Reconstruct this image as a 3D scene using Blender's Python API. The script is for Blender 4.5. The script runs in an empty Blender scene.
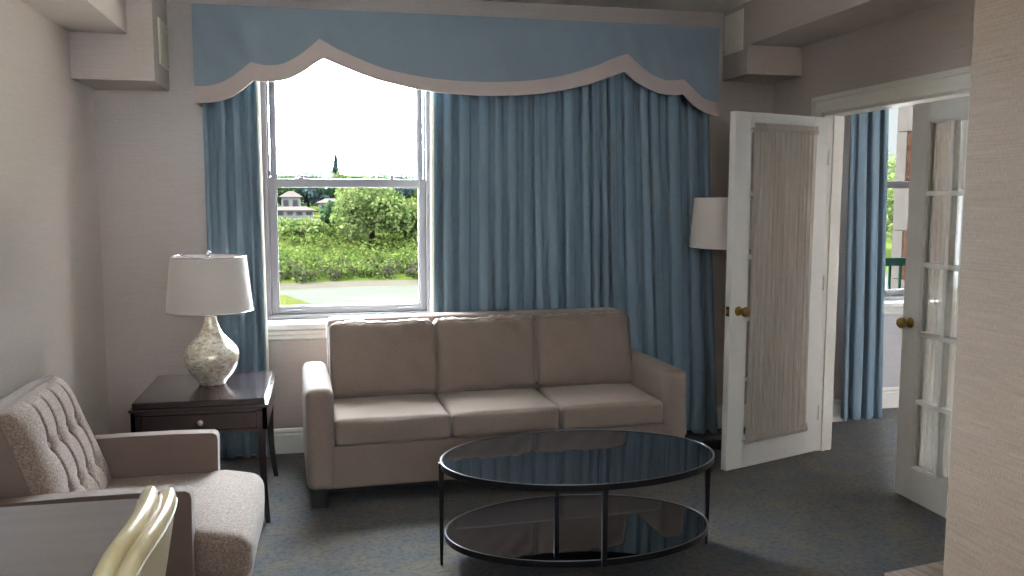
import bpy, bmesh, math, random
from mathutils import Vector, Matrix, noise

sc = bpy.context.scene
COL = sc.collection
# ------------------------------------------------------------------ camera
cd = bpy.data.cameras.new('camera')
cam = bpy.data.objects.new('camera', cd)
COL.objects.link(cam)
cd.sensor_width = 36.0
cd.lens = 870 / 1024 * 36.0
cd.clip_start = 0.05
cd.clip_end = 3000
_r = Vector((0.977722, -0.209896, 0.001777))
_u = Vector((0.020032, 0.101732, 0.99461))
_f = Vector((0.208946, 0.972417, -0.10367))
cam.matrix_world = Matrix(((_r.x, _u.x, -_f.x, 0), (_r.y, _u.y, -_f.y, 0), (_r.z, _u.z, -_f.z, 1.562), (0, 0, 0, 1)))
sc.camera = cam

# ------------------------------------------------------------------ view
sc.view_settings.view_transform = 'Standard'
sc.view_settings.look = 'None'
sc.view_settings.gamma = 1.0
sc.view_settings.use_curve_mapping = False
sc.view_settings.exposure = -0.1
sc.cycles.use_denoising = True
sc.cycles.max_bounces = 14
sc.cycles.diffuse_bounces = 8
sc.cycles.glossy_bounces = 5
sc.cycles.transparent_max_bounces = 24
sc.cycles.sample_clamp_indirect = 0.0
sc.cycles.caustics_reflective = False
sc.cycles.caustics_refractive = False

SKY = 82.0      # how bright the hazy sky is
SUN = 115.0

# ------------------------------------------------------------------ world: luminous haze, with bluer broken cloud to the right
w = bpy.data.worlds.new('sky')
sc.world = w
w.use_nodes = True
nt = w.node_tree
nt.nodes.clear()
N = nt.nodes.new
tc = N('ShaderNodeTexCoord')
sep = N('ShaderNodeSeparateXYZ')
nt.links.new(tc.outputs['Generated'], sep.inputs[0])
mr = N('ShaderNodeMapRange')            # bluer towards the right hand side of the view
mr.inputs['From Min'].default_value = 0.36
mr.inputs['From Max'].default_value = 0.5
nt.links.new(sep.outputs['X'], mr.inputs['Value'])
mr2 = N('ShaderNodeMapRange')
mr2.inputs['From Min'].default_value = 0.95
mr2.inputs['From Max'].default_value = 0.8
nt.links.new(sep.outputs['X'], mr2.inputs['Value'])
mr3 = N('ShaderNodeMapRange')
mr3.inputs['From Min'].default_value = 0.0
mr3.inputs['From Max'].default_value = 0.2
nt.links.new(sep.outputs['Y'], mr3.inputs['Value'])
mr4 = N('ShaderNodeMapRange')
mr4.inputs['From Min'].default_value = 0.5
mr4.inputs['From Max'].default_value = 0.25
nt.links.new(sep.outputs['Z'], mr4.inputs['Value'])
def mul(a, b):
    m = N('ShaderNodeMath'); m.operation = 'MULTIPLY'
    nt.links.new(a, m.inputs[0]); nt.links.new(b, m.inputs[1])
    return m.outputs[0]
fac = mul(mul(mr.outputs[0], mr2.outputs[0]), mul(mr3.outputs[0], mr4.outputs[0]))
nz = N('ShaderNodeTexNoise')
nz.inputs['Scale'].default_value = 9
nz.inputs['Detail'].default_value = 6
nt.links.new(tc.outputs['Generated'], nz.inputs['Vector'])
cr = N('ShaderNodeValToRGB')
cr.color_ramp.elements[0].position = 0.38
cr.color_ramp.elements[0].color = (0.50 / SKY, 0.68 / SKY, 0.92 / SKY, 1)
cr.color_ramp.elements[1].position = 0.62
cr.color_ramp.elements[1].color = (0.95 / SKY, 1.0 / SKY, 1.05 / SKY, 1)
nt.links.new(nz.outputs['Fac'], cr.inputs[0])
mx = N('ShaderNodeMix'); mx.data_type = 'RGBA'
mx.inputs['A'].default_value = (0.93, 0.98, 1.08, 1)
nt.links.new(fac, mx.inputs['Factor'])
nt.links.new(cr.outputs[0], mx.inputs['B'])
bg = N('ShaderNodeBackground')
bg.inputs['Strength'].default_value = SKY
mr5 = N('ShaderNodeMapRange')            # the sky over the street side, behind the camera, is duller
mr5.inputs['From Min'].default_value = -0.35
mr5.inputs['From Max'].default_value = 0.1
mr5.inputs['To Min'].default_value = 0.37
mr5.inputs['To Max'].default_value = 1.0
nt.links.new(sep.outputs['Y'], mr5.inputs['Value'])
vm = N('ShaderNodeVectorMath'); vm.operation = 'SCALE'
nt.links.new(mx.outputs['Result'], vm.inputs[0]); nt.links.new(mr5.outputs[0], vm.inputs['Scale'])
nt.links.new(vm.outputs[0], bg.inputs['Color'])
wo = N('ShaderNodeOutputWorld')
nt.links.new(bg.outputs[0], wo.inputs[0])

sd = bpy.data.lights.new('sun', 'SUN')
sd.energy = SUN
sd.angle = math.radians(2)
sd.color = (1.0, 0.95, 0.85)
so = bpy.data.objects.new('sun', sd)
COL.objects.link(so)
so.rotation_euler = Vector((1.0, 0.0, -1.3)).to_track_quat('-Z', 'Y').to_euler()

# ------------------------------------------------------------------ material helpers
MATS = {}
class MB:
    """node builder"""
    def __init__(s, name):
        s.m = bpy.data.materials.new(name)
        s.m.use_nodes = True
        s.t = s.m.node_tree
        s.t.nodes.clear()
        s.out = s.n('ShaderNodeOutputMaterial')
        MATS[name] = s.m
    def n(s, kind, **kw):
        x = s.t.nodes.new(kind)
        for k, v in kw.items():
            if k.startswith('_'):
                setattr(x, k[1:], v)
            else:
                x.inputs[k.replace('__', ' ')].default_value = v
        return x
    def l(s, a, b): s.t.links.new(a, b)
    def coords(s, scale=(1, 1, 1), which='Object'):
        c = s.n('ShaderNodeTexCoord'); mp = s.n('ShaderNodeMapping')
        mp.inputs['Scale'].default_value = scale
        s.l(c.outputs[which], mp.inputs['Vector'])
        return mp.outputs[0]
    def noise(s, vec, scale, detail=3, rough=0.5):
        x = s.n('ShaderNodeTexNoise', Scale=scale, Detail=detail, Roughness=rough)
        s.l(vec, x.inputs['Vector'])
        return x.outputs['Fac']
    def ramp(s, fac, stops):
        x = s.n('ShaderNodeValToRGB')
        e = x.color_ramp.elements
        while len(e) < len(stops): e.new(0.5)
        for i, (p, c) in enumerate(stops):
            e[i].position = p; e[i].color = (*c, 1)
        s.l(fac, x.inputs[0])
        return x.outputs[0]
    def bsdf(s, **kw):
        b = s.n('ShaderNodeBsdfPrincipled')
        for k, v in kw.items():
            k = k.replace('__', ' ')
            if hasattr(v, 'links') and not isinstance(v, (tuple, float, int)):
                s.l(v, b.inputs[k])
            else:
                b.inputs[k].default_value = v
        return b
    def bump(s, h, strength, dist=0.01):
        b = s.n('ShaderNodeBump', Strength=strength, Distance=dist)
        s.l(h, b.inputs['Height'])
        return b.outputs[0]
    def done(s, sh):
        s.l(sh.outputs[0], s.out.inputs['Surface'])
        return s.m

def srgb(r, g, b):
    f = lambda c: (c / 255 / 12.92) if c / 255 <= 0.04045 else ((c / 255 + 0.055) / 1.055) ** 2.4
    return (f(r), f(g), f(b))
def sc3(c, k): return tuple(min(1, x * k) for x in c)

def fabric(name, col, weave=900, var=0.18, rough=0.85, bump=0.25, sheen=0.2, stretch=(1, 1, 1)):
    m = MB(name)
    v = m.coords(stretch)
    f1 = m.noise(v, weave, 2)
    f2 = m.noise(v, 6, 3)
    c1 = m.ramp(f1, [(0.3, sc3(col, 1 - var)), (0.7, sc3(col, 1 + var))])
    c2 = m.ramp(f2, [(0.3, (0.93, 0.93, 0.93)), (0.7, (1, 1, 1))])
    mix = m.n('ShaderNodeMix', _data_type='RGBA', _blend_type='MULTIPLY', Factor=1.0)
    m.l(c1, mix.inputs['A']); m.l(c2, mix.inputs['B'])
    b = m.bsdf(Base__Color=mix.outputs['Result'], Roughness=rough, Normal=m.bump(f1, bump, 0.002))
    b.inputs['Specular IOR Level'].default_value = 0.25
    b.inputs['Sheen Weight'].default_value = sheen
    return m.done(b)

def plain(name, col, rough=0.5, metal=0.0, spec=0.5, var=0.06, scale=20, bump=0.0):
    m = MB(name)
    f = m.noise(m.coords(), scale, 4)
    c = m.ramp(f, [(0.3, sc3(col, 1 - var)), (0.7, sc3(col, 1 + var))])
    b = m.bsdf(Base__Color=c, Roughness=rough, Metallic=metal)
    b.inputs['Specular IOR Level'].default_value = spec
    if bump: m.l(m.bump(f, bump, 0.003), b.inputs['Normal'])
    return m.done(b)

def grasscloth(name, col, rough=0.33, spec=0.8, contrast=1.0):
    m = MB(name)
    v = m.coords((5, 5, 230))
    f1 = m.noise(v, 1.0, 4, 0.6)
    f2 = m.noise(m.coords((260, 260, 60)), 1.0, 2)
    f3 = m.noise(m.coords((1.5, 1.5, 1.5)), 1.0, 2)
    c1 = m.ramp(f1, [(0.28, sc3(col, 1 - 0.08 * contrast)), (0.72, sc3(col, 1 + 0.07 * contrast))])
    c2 = m.ramp(f2, [(0.3, (1 - 0.1 * contrast,) * 3), (0.7, (1, 1, 1))])
    mix = m.n('ShaderNodeMix', _data_type='RGBA', _blend_type='MULTIPLY', Factor=1.0)
    m.l(c1, mix.inputs['A']); m.l(c2, mix.inputs['B'])
    b = m.bsdf(Base__Color=mix.outputs['Result'], Roughness=rough, Normal=m.bump(f1, 0.13, 0.003))
    b.inputs['Specular IOR Level'].default_value = spec
    return m.done(b)

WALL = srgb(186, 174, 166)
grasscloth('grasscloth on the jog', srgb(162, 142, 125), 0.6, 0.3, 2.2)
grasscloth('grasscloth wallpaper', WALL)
grasscloth('wallpaper of next room', srgb(190, 188, 190))
plain('ceiling paint', srgb(236, 232, 226), 0.8, var=0.03, scale=60, bump=0.1)
plain('white trim paint', srgb(222, 219, 211), 0.38, var=0.02)
plain('door paint', srgb(208, 206, 201), 0.38, var=0.02)
plain('vinyl window frame', srgb(106, 105, 108), 0.4, var=0.02)
plain('exterior plaster', srgb(170, 160, 150), 0.8)

m = MB('carpet')
v = m.coords()
f1 = m.noise(v, 260, 3, 0.7); f2 = m.noise(v, 5.5, 5, 0.65); f3 = m.noise(v, 38, 4, 0.7)
c1 = m.ramp(f2, [(0.36, srgb(107, 113, 118)), (0.5, srgb(116, 116, 115)), (0.64, srgb(128, 121, 110))])
c2 = m.ramp(f3, [(0.35, (0.62, 0.66, 0.70)), (0.55, (1, 1, 1)), (0.72, (1.0, 0.9, 0.72))])
c3 = m.ramp(f1, [(0.3, (0.55, 0.55, 0.55)), (0.7, (1, 1, 1))])
mx1 = m.n('ShaderNodeMix', _data_type='RGBA', _blend_type='MULTIPLY', Factor=1.0)
mx2 = m.n('ShaderNodeMix', _data_type='RGBA', _blend_type='MULTIPLY', Factor=1.0)
m.l(c1, mx1.inputs['A']); m.l(c2, mx1.inputs['B']); m.l(mx1.outputs['Result'], mx2.inputs['A']); m.l(c3, mx2.inputs['B'])
b = m.bsdf(Base__Color=mx2.outputs['Result'], Roughness=0.95, Normal=m.bump(f1, 0.6, 0.006))
b.inputs['Specular IOR Level'].default_value = 0.1
m.done(b)

fabric('sofa upholstery', srgb(138, 123, 113), 260, 0.14)
fabric('armchair tweed', srgb(134, 117, 106), 150, 0.42, bump=0.5)
fabric('armchair arm cloth', srgb(118, 101, 92), 600, 0.16)
fabric('lamp shade linen', srgb(212, 204, 198), 500, 0.04, bump=0.1)
fabric('valance fabric', srgb(124, 139, 150), 900, 0.06, bump=0.1, rough=0.7)
fabric('valance band fabric', srgb(184, 170, 166), 900, 0.05, bump=0.1, rough=0.7)
plain('dark seam', srgb(70, 60, 54), 0.8)

def drape(name, col, trans):
    m = MB(name)
    f = m.noise(m.coords((1, 1, 0.02)), 700, 2)
    c = m.ramp(f, [(0.3, sc3(col, 0.92)), (0.7, sc3(col, 1.08))])
    b = m.bsdf(Base__Color=c, Roughness=0.5)
    b.inputs['Sheen Weight'].default_value = 0.25
    b.inputs['Specular IOR Level'].default_value = 0.3
    t = m.n('ShaderNodeBsdfTranslucent'); m.l(c, t.inputs['Color'])
    mix = m.n('ShaderNodeMixShader', Fac=trans)
    m.l(b.outputs[0], mix.inputs[1]); m.l(t.outputs[0], mix.inputs[2])
    return m.done(mix)
drape('blue curtain satin', srgb(117, 139, 153), 0.03)
drape('curtain lining', srgb(215, 208, 190), 0.25)

m = MB('sheer door curtain')
f = m.noise(m.coords((1, 1, 0.01)), 260, 3)
c = m.ramp(f, [(0.3, srgb(206, 197, 188)), (0.7, srgb(232, 224, 215))])
d = m.n('ShaderNodeBsdfDiffuse'); m.l(c, d.inputs['Color'])
t = m.n('ShaderNodeBsdfTranslucent'); m.l(c, t.inputs['Color'])
tr = m.n('ShaderNodeBsdfTransparent')
a1 = m.n('ShaderNodeMixShader', Fac=0.4); m.l(d.outputs[0], a1.inputs[1]); m.l(t.outputs[0], a1.inputs[2])
a2 = m.n('ShaderNodeMixShader', Fac=0.2); m.l(a1.outputs[0], a2.inputs[1]); m.l(tr.outputs[0], a2.inputs[2])
m.done(a2)

m = MB('window glass')
tr = m.n('ShaderNodeBsdfTransparent'); tr.inputs['Color'].default_value = (0.96, 0.98, 0.97, 1)
g = m.n('ShaderNodeBsdfGlossy', Roughness=0.02)
fr = m.n('ShaderNodeFresnel', IOR=1.45)
ge = m.n('ShaderNodeNewGeometry'); iv = m.n('ShaderNodeMath', _operation='SUBTRACT'); iv.inputs[0].default_value = 1.0
m.l(ge.outputs['Backfacing'], iv.inputs[1]); mu = m.n('ShaderNodeMath', _operation='MULTIPLY')
m.l(fr.outputs[0], mu.inputs[0]); m.l(iv.outputs[0], mu.inputs[1])
a = m.n('ShaderNodeMixShader'); m.l(mu.outputs[0], a.inputs[0]); m.l(tr.outputs[0], a.inputs[1]); m.l(g.outputs[0], a.inputs[2])
m.done(a)

m = MB('smoked table glass')
tr = m.n('ShaderNodeBsdfTransparent'); tr.inputs['Color'].default_value = (0.30, 0.31, 0.33, 1)
bb = m.bsdf(Base__Color=(0.012, 0.013, 0.016, 1), Roughness=0.02, IOR=2.9)
a = m.n('ShaderNodeMixShader', Fac=0.85)
m.l(tr.outputs[0], a.inputs[1]); m.l(bb.outputs[0], a.inputs[2]); m.done(a)

m = MB('espresso wood')
f = m.noise(m.coords((3, 40, 40)), 1, 5)
c = m.ramp(f, [(0.3, srgb(28, 17, 20)), (0.7, srgb(43, 26, 30))])
b = m.bsdf(Base__Color=c, Roughness=0.22); b.inputs['Coat Weight'].default_value = 0.5; b.inputs['Coat Roughness'].default_value = 0.08
m.done(b)
m = MB('dark table laminate')
f = m.noise(m.coords((2, 22, 22)), 1, 5)
c = m.ramp(f, [(0.3, srgb(96, 87, 84)), (0.7, srgb(112, 102, 98))])
f2 = m.noise(m.coords(), 5, 4)
r = m.ramp(f2, [(0.3, (0.26, 0.26, 0.26)), (0.7, (0.36, 0.36, 0.36))])
b = m.bsdf(Base__Color=c, Roughness=0.3); b.inputs['Specular IOR Level'].default_value = 0.8
m.done(b)
m = MB('walnut planks')
f = m.noise(m.coords((60, 4, 4)), 1, 5)
c = m.ramp(f, [(0.3, srgb(92, 76, 62)), (0.7, srgb(140, 120, 100))])
m.done(m.bsdf(Base__Color=c, Roughness=0.45))
plain('black lacquer', srgb(30, 24, 22), 0.4)
plain('black iron', srgb(34, 32, 34), 0.38, 0.7)
plain('steel rim', srgb(120, 120, 124), 0.3, 0.9)
plain('chrome', srgb(200, 200, 205), 0.12, 1.0)
plain('aged brass', srgb(150, 120, 70), 0.28, 1.0)
plain('dark bronze', srgb(70, 60, 48), 0.4, 0.8)
plain('cream vinyl', srgb(214, 200, 160), 0.28, var=0.04, scale=50, bump=0.15)
plain('white stitching', srgb(215, 210, 195), 0.6)
plain('vent paint', srgb(236, 232, 218), 0.6, var=0.03)
plain('sofa foot', srgb(14, 12, 12), 0.5)
plain('glass knob', srgb(190, 188, 185), 0.15, 0.4)
m = MB('mercury glass')
v = m.coords((1, 1, 1.6))
f = m.noise(v, 26, 6, 0.75); f2 = m.noise(v, 60, 4, 0.7)
c = m.ramp(f, [(0.36, srgb(196, 178, 140)), (0.5, srgb(226, 218, 198)), (0.62, srgb(244, 242, 235))])
r = m.ramp(f2, [(0.4, (0.22, 0.22, 0.22)), (0.6, (0.5, 0.5, 0.5))])
mt = m.ramp(f, [(0.4, (0.5, 0.5, 0.5)), (0.6, (0.2, 0.2, 0.2))])
b = m.bsdf(Base__Color=c, Roughness=r, Metallic=mt, Normal=m.bump(f2, 0.25, 0.004))
b.inputs['Coat Weight'].default_value = 0.7; b.inputs['Coat Roughness'].default_value = 0.06
m.done(b)

# exterior
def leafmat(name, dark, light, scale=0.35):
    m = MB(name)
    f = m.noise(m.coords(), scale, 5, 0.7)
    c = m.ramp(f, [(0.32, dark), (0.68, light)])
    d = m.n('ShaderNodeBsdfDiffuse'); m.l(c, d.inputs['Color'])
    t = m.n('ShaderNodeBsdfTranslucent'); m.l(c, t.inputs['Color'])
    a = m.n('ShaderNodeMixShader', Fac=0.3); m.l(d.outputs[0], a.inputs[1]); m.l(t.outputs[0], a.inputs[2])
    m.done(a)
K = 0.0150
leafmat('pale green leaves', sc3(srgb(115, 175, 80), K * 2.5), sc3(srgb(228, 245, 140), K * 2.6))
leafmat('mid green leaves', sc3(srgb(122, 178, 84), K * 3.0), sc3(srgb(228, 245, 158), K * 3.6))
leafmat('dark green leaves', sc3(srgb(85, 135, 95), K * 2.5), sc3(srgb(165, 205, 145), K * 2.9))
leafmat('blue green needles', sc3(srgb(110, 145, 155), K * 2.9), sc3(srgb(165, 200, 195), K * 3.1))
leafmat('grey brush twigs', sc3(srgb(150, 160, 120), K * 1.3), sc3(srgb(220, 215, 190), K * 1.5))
plain('bark', sc3(srgb(120, 100, 80), K * 1.5), 0.9, spec=0.0)
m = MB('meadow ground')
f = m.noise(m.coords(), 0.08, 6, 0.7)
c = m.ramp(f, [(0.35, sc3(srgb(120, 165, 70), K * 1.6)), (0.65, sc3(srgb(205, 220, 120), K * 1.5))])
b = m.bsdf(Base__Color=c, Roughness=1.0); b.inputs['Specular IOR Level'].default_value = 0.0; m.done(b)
plain('lawn grass', sc3(srgb(215, 230, 130), K * 1.0), 1.0, var=0.15, scale=0.4, spec=0.0)
plain('river sand', sc3(srgb(238, 228, 208), K * 1.0), 1.0, var=0.1, scale=0.3, spec=0.0)
m = MB('river water')
f = m.noise(m.coords((0.3, 1.2, 1)), 0.5, 4)
c = m.ramp(f, [(0.3, sc3(srgb(214, 226, 204), K * 1.12)), (0.7, sc3(srgb(230, 236, 224), K * 1.22))])
b = m.bsdf(Base__Color=c, Roughness=0.5, Normal=m.bump(f, 0.3, 0.3)); b.inputs['Specular IOR Level'].default_value = 0.0
m.done(b)
plain('pale bounce paving', srgb(170, 168, 160), 0.9, spec=0.1)  # for the added ground that reflects skylight up into the room
plain('house siding', sc3(srgb(235, 232, 228), K * 3.2), 0.9, spec=0.0)
plain('house roofing', sc3(srgb(232, 220, 214), K * 1.25), 0.9, spec=0.0)
plain('house window', sc3(srgb(120, 130, 145), K * 0.9), 0.4, spec=0.1)
plain('quoin stone', sc3(srgb(232, 222, 214), K * 0.8), 0.9, var=0.08, scale=6, spec=0.0)
plain('teal paint', sc3(srgb(60, 150, 130), K * 1.3), 0.7, spec=0.0)
m = MB('orange brick')
c_ = m.n('ShaderNodeTexCoord'); mp = m.n('ShaderNodeMapping')
mp.inputs['Rotation'].default_value = (math.radians(90), 0, math.radians(90))
m.l(c_.outputs['Object'], mp.inputs['Vector'])
sx = m.n('ShaderNodeSeparateXYZ'); m.l(c_.outputs['Object'], sx.inputs[0])
cx = m.n('ShaderNodeCombineXYZ'); m.l(sx.outputs['Y'], cx.inputs['X']); m.l(sx.outputs['Z'], cx.inputs['Y'])
bt = m.n('ShaderNodeTexBrick', Scale=1.0)
bt.inputs['Brick Width'].default_value = 0.24; bt.inputs['Row Height'].default_value = 0.085; bt.inputs['Mortar Size'].default_value = 0.009
bt.inputs['Color1'].default_value = (*sc3(srgb(225, 140, 105), K * 0.6), 1)
bt.inputs['Color2'].default_value = (*sc3(srgb(175, 100, 80), K * 0.55), 1)
bt.inputs['Mortar'].default_value = (*sc3(srgb(235, 215, 200), K * 0.6), 1)
m.l(cx.outputs[0], bt.inputs['Vector'])
b = m.bsdf(Base__Color=bt.outputs['Color'], Roughness=0.9); b.inputs['Specular IOR Level'].default_value = 0.0; m.done(b)
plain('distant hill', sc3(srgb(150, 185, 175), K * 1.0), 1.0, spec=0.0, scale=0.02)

# ------------------------------------------------------------------ mesh helpers
def link(o, parent=None):
    COL.objects.link(o)
    if parent: o.parent = parent
    return o
def obj(name, bm, mat, parent=None, smooth=False, angle=None):
    me = bpy.data.meshes.new(name)
    bmesh.ops.recalc_face_normals(bm, faces=bm.faces)
    bm.to_mesh(me); bm.free()
    me.materials.append(MATS[mat])
    if smooth:
        for p in me.polygons: p.use_smooth = True
    o = link(bpy.data.objects.new(name, me), parent)
    if smooth and angle:
        try: me.set_sharp_from_angle(angle=math.radians(angle))
        except Exception: pass
    return o
def thing(name, label, cat, loc=(0, 0, 0), rz=0, group=None):
    o = bpy.data.objects.new(name, None); COL.objects.link(o)
    o.empty_display_size = 0.1
    o.location = loc; o.rotation_euler = (0, 0, rz)
    o['label'] = label; o['category'] = cat
    if group: o['group'] = group
    return o
def tag(o, label, cat, group=None, kind=None):
    o['label'] = label; o['category'] = cat
    if group: o['group'] = group
    if kind: o['kind'] = kind
    return o
def struct(o):
    o['kind'] = 'structure'; return o
def copy_tree(o, parent=None):
    c = o.copy(); COL.objects.link(c); c.parent = parent
    for ch in list(o.children):
        copy_tree(ch, c)
    return c

def bx(bm, x0, x1, y0, y1, z0, z1, bev=0, seg=2):
    t = bmesh.new()
    bmesh.ops.create_cube(t, size=1)
    for v in t.verts:
        v.co = Vector((x0 + (v.co.x + .5) * (x1 - x0), y0 + (v.co.y + .5) * (y1 - y0), z0 + (v.co.z + .5) * (z1 - z0)))
    if bev:
        bmesh.ops.bevel(t, geom=list(t.edges), offset=bev, segments=seg, affect='EDGES', profile=0.5)
    me = bpy.data.meshes.new('t'); t.to_mesh(me); t.free(); bm.from_mesh(me); bpy.data.meshes.remove(me)
    return bm
def B(*a, **k): return bx(bmesh.new(), *a, **k)
def merge(bm, other, M=None):
    me = bpy.data.meshes.new('t'); other.to_mesh(me); other.free()
    if M is not None: me.transform(M)
    bm.from_mesh(me); bpy.data.meshes.remove(me)
def lathe(prof, seg=40, c=(0, 0, 0), sx=1, sy=1, capb=True, capt=True):
    bm = bmesh.new(); rings = []
    for r, z in prof:
        rings.append([bm.verts.new((c[0] + sx * r * math.cos(2 * math.pi * i / seg), c[1] + sy * r * math.sin(2 * math.pi * i / seg), c[2] + z)) for i in range(seg)])
    for a, b in zip(rings, rings[1:]):
        for i in range(seg):
            bm.faces.new((a[i], a[(i + 1) % seg], b[(i + 1) % seg], b[i]))
    if capb: bm.faces.new(list(reversed(rings[0])))
    if capt: bm.faces.new(rings[-1])
    return bm
def tube(pts, r, seg=10, closed=False, radii=None):
    bm = bmesh.new(); pts = [Vector(p) for p in pts]; n = len(pts); rings = []
    up = Vector((0, 0, 1)); prev = None
    for i, p in enumerate(pts):
        if closed: d = pts[(i + 1) % n] - pts[i - 1]
        else: d = pts[min(i + 1, n - 1)] - pts[max(i - 1, 0)]
        d.normalize()
        if prev is None:
            a = d.cross(up)
            if a.length < 1e-3: a = d.cross(Vector((1, 0, 0)))
        else:
            a = prev - d * prev.dot(d)
        a.normalize(); prev = a; bb = d.cross(a)
        rr = radii[i] if radii else r
        rings.append([bm.verts.new(p + rr * (a * math.cos(2 * math.pi * k / seg) + bb * math.sin(2 * math.pi * k / seg))) for k in range(seg)])
    m_ = n if closed else n - 1
    for i in range(m_):
        a, b = rings[i], rings[(i + 1) % n]
        for k in range(seg):
            bm.faces.new((a[k], a[(k + 1) % seg], b[(k + 1) % seg], b[k]))
    if not closed:
        bm.faces.new(rings[0]); bm.faces.new(rings[-1])
    return bm
def rbox(x0, x1, y0, y1, z0, z1, r, n=10, puff=(0, 0, 0), nscale=0, namp=0, seed=0):
    """box with round edges and swelling faces"""
    bm = bmesh.new()
    bmesh.ops.create_cube(bm, size=2)
    bmesh.ops.subdivide_edges(bm, edges=list(bm.edges), cuts=n * 2 - 1, use_grid_fill=True)
    hx, hy, hz = (x1 - x0) / 2, (y1 - y0) / 2, (z1 - z0) / 2
    cx, cy, cz = (x0 + x1) / 2, (y0 + y1) / 2, (z0 + z1) / 2
    r = min(r, hx, hy, hz)
    for v in bm.verts:
        u = v.co.copy()
        # remap so that samples gather near the edges
        g = lambda t: math.sin(t * math.pi / 2) * 0.75 + t * 0.25
        u = Vector((g(u.x), g(u.y), g(u.z)))
        p = Vector((u.x * hx, u.y * hy, u.z * hz))
        q = Vector((max(-hx + r, min(hx - r, p.x)), max(-hy + r, min(hy - r, p.y)), max(-hz + r, min(hz - r, p.z))))
        d = p - q
        if d.length > 1e-7:
            p = q + d.normalized() * r
        bx_, by_, bz_ = (1 - u.x ** 2), (1 - u.y ** 2), (1 - u.z ** 2)
        p.x += math.copysign(puff[0] * by_ * bz_ * abs(u.x) ** 3, u.x)
        p.y += math.copysign(puff[1] * bx_ * bz_ * abs(u.y) ** 3, u.y)
        p.z += math.copysign(puff[2] * bx_ * by_ * abs(u.z) ** 3, u.z)
        if namp:
            nn = noise.noise(Vector((p.x * nscale + seed, p.y * nscale, p.z * nscale)))
            p += u.normalized() * nn * namp
        v.co = Vector((p.x + cx, p.y + cy, p.z + cz))
    return bm
def prism(poly, y0, y1):
    """polygon in (x,z) extruded along y"""
    bm = bmesh.new()
    a = [bm.verts.new((x, y0, z)) for x, z in poly]; b = [bm.verts.new((x, y1, z)) for x, z in poly]
    n = len(poly)
    for i in range(n): bm.faces.new((a[i], a[(i + 1) % n], b[(i + 1) % n], b[i]))
    fa = bm.faces.new(a); fb = bm.faces.new(list(reversed(b)))
    bmesh.ops.triangulate(bm, faces=[fa, fb])
    return bm
def mod_bevel(o, wd=0.004, seg=2):
    md = o.modifiers.new('bevel', 'BEVEL'); md.width = wd; md.segments = seg; md.limit_method = 'ANGLE'
    return o

# ------------------------------------------------------------------ room
XL, XR, XN, YB, YR, ZC = -1.26, 2.93, 1.80, 5.38, -2.6, 2.755
YN = 2.19
bm = B(-1.46, XN + 0.2, YR - 0.2, 5.8, -0.12, 0)
bx(bm, XN + 0.2, XR + 0.2, YN - 0.2, 5.8, -0.12, 0); bx(bm, XR + 0.2, 6.8, 0.8, 5.86, -0.12, 0); bx(bm, XR + 0.12, XR + 0.2, 0.8, YN - 0.2, -0.12, 0)
struct(obj('floor', bm, 'carpet'))
bm = B(-1.46, XN + 0.2, YR - 0.2, 5.8, ZC, ZC + 0.15); bx(bm, XN + 0.2, XR + 0.2, YN - 0.2, 5.8, ZC, ZC + 0.15); bx(bm, XR + 0.2, 6.8, 0.8, 5.86, ZC, ZC + 0.15)
struct(obj('ceiling', bm, 'ceiling paint'))
# back wall with the main window opening (x -.345...67, z .80..2.42), wall is .42 thick
WX0, WX1, WZ0, WZ1 = -0.365, 0.665, 0.80, 2.54
bm = bmesh.new()
bx(bm, XL - 0.2, WX0, YB, 5.80, 0, ZC); bx(bm, WX1, 3.54, YB, 5.80, 0, ZC)
bx(bm, WX0, WX1, YB, 5.80, 0, WZ0 - 0.035); bx(bm, WX0, WX1, YB, 5.80, WZ1, ZC)
struct(obj('wall_back', bm, 'grasscloth wallpaper'))
struct(obj('wall_left', B(XL - 0.2, XL, YR, YB, 0, ZC), 'grasscloth wallpaper'))
# right wall with the double door opening
DY0, DY1, DZ = 3.17, 4.77, 2.065
bm = bmesh.new()
bx(bm, XR, XR + 0.12, DY1, YB, 0, ZC); bx(bm, XR, XR + 0.12, YN, DY0, 0, ZC); bx(bm, XR, XR + 0.12, DY0, DY1, DZ, ZC)
struct(obj('wall_right', bm, 'grasscloth wallpaper'))
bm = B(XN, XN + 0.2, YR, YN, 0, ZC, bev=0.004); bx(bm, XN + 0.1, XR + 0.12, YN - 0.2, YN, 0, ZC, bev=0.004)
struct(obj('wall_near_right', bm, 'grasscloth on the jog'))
# wall behind the camera; its row of high windows is added for fill light
RX0, RX1, RZ0, RZ1 = -1.05, 1.55, 1.80, 2.62
bm = bmesh.new()
bx(bm, XL - 0.2, RX0, YR - 0.2, YR, 0, ZC); bx(bm, RX1, XN + 0.2, YR - 0.2, YR, 0, ZC)
bx(bm, RX0, RX1, YR - 0.2, YR, 0, RZ0 - 0.035); bx(bm, RX0, RX1, YR - 0.2, YR, RZ1, ZC); bx(bm, 0.22, 0.28, YR - 0.2, YR, RZ0 - 0.035, RZ1)
struct(obj('wall_rear', bm, 'grasscloth wallpaper'))
# beams and the ducts they run into
bm = bmesh.new(); bx(bm, XL, -0.98, YR, 4.93, 2.40, ZC); bx(bm, XL, -0.855, 4.93, YB, 2.165, ZC)
struct(obj('wall_soffit_left', bm, 'grasscloth wallpaper'))
bm = bmesh.new(); bx(bm, 2.56, XR, YN, 5.04, 2.495, ZC); bx(bm, 2.56, XR, 5.04, YB, 2.32, ZC)
struct(obj('wall_soffit_right', bm, 'grasscloth wallpaper'))
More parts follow.
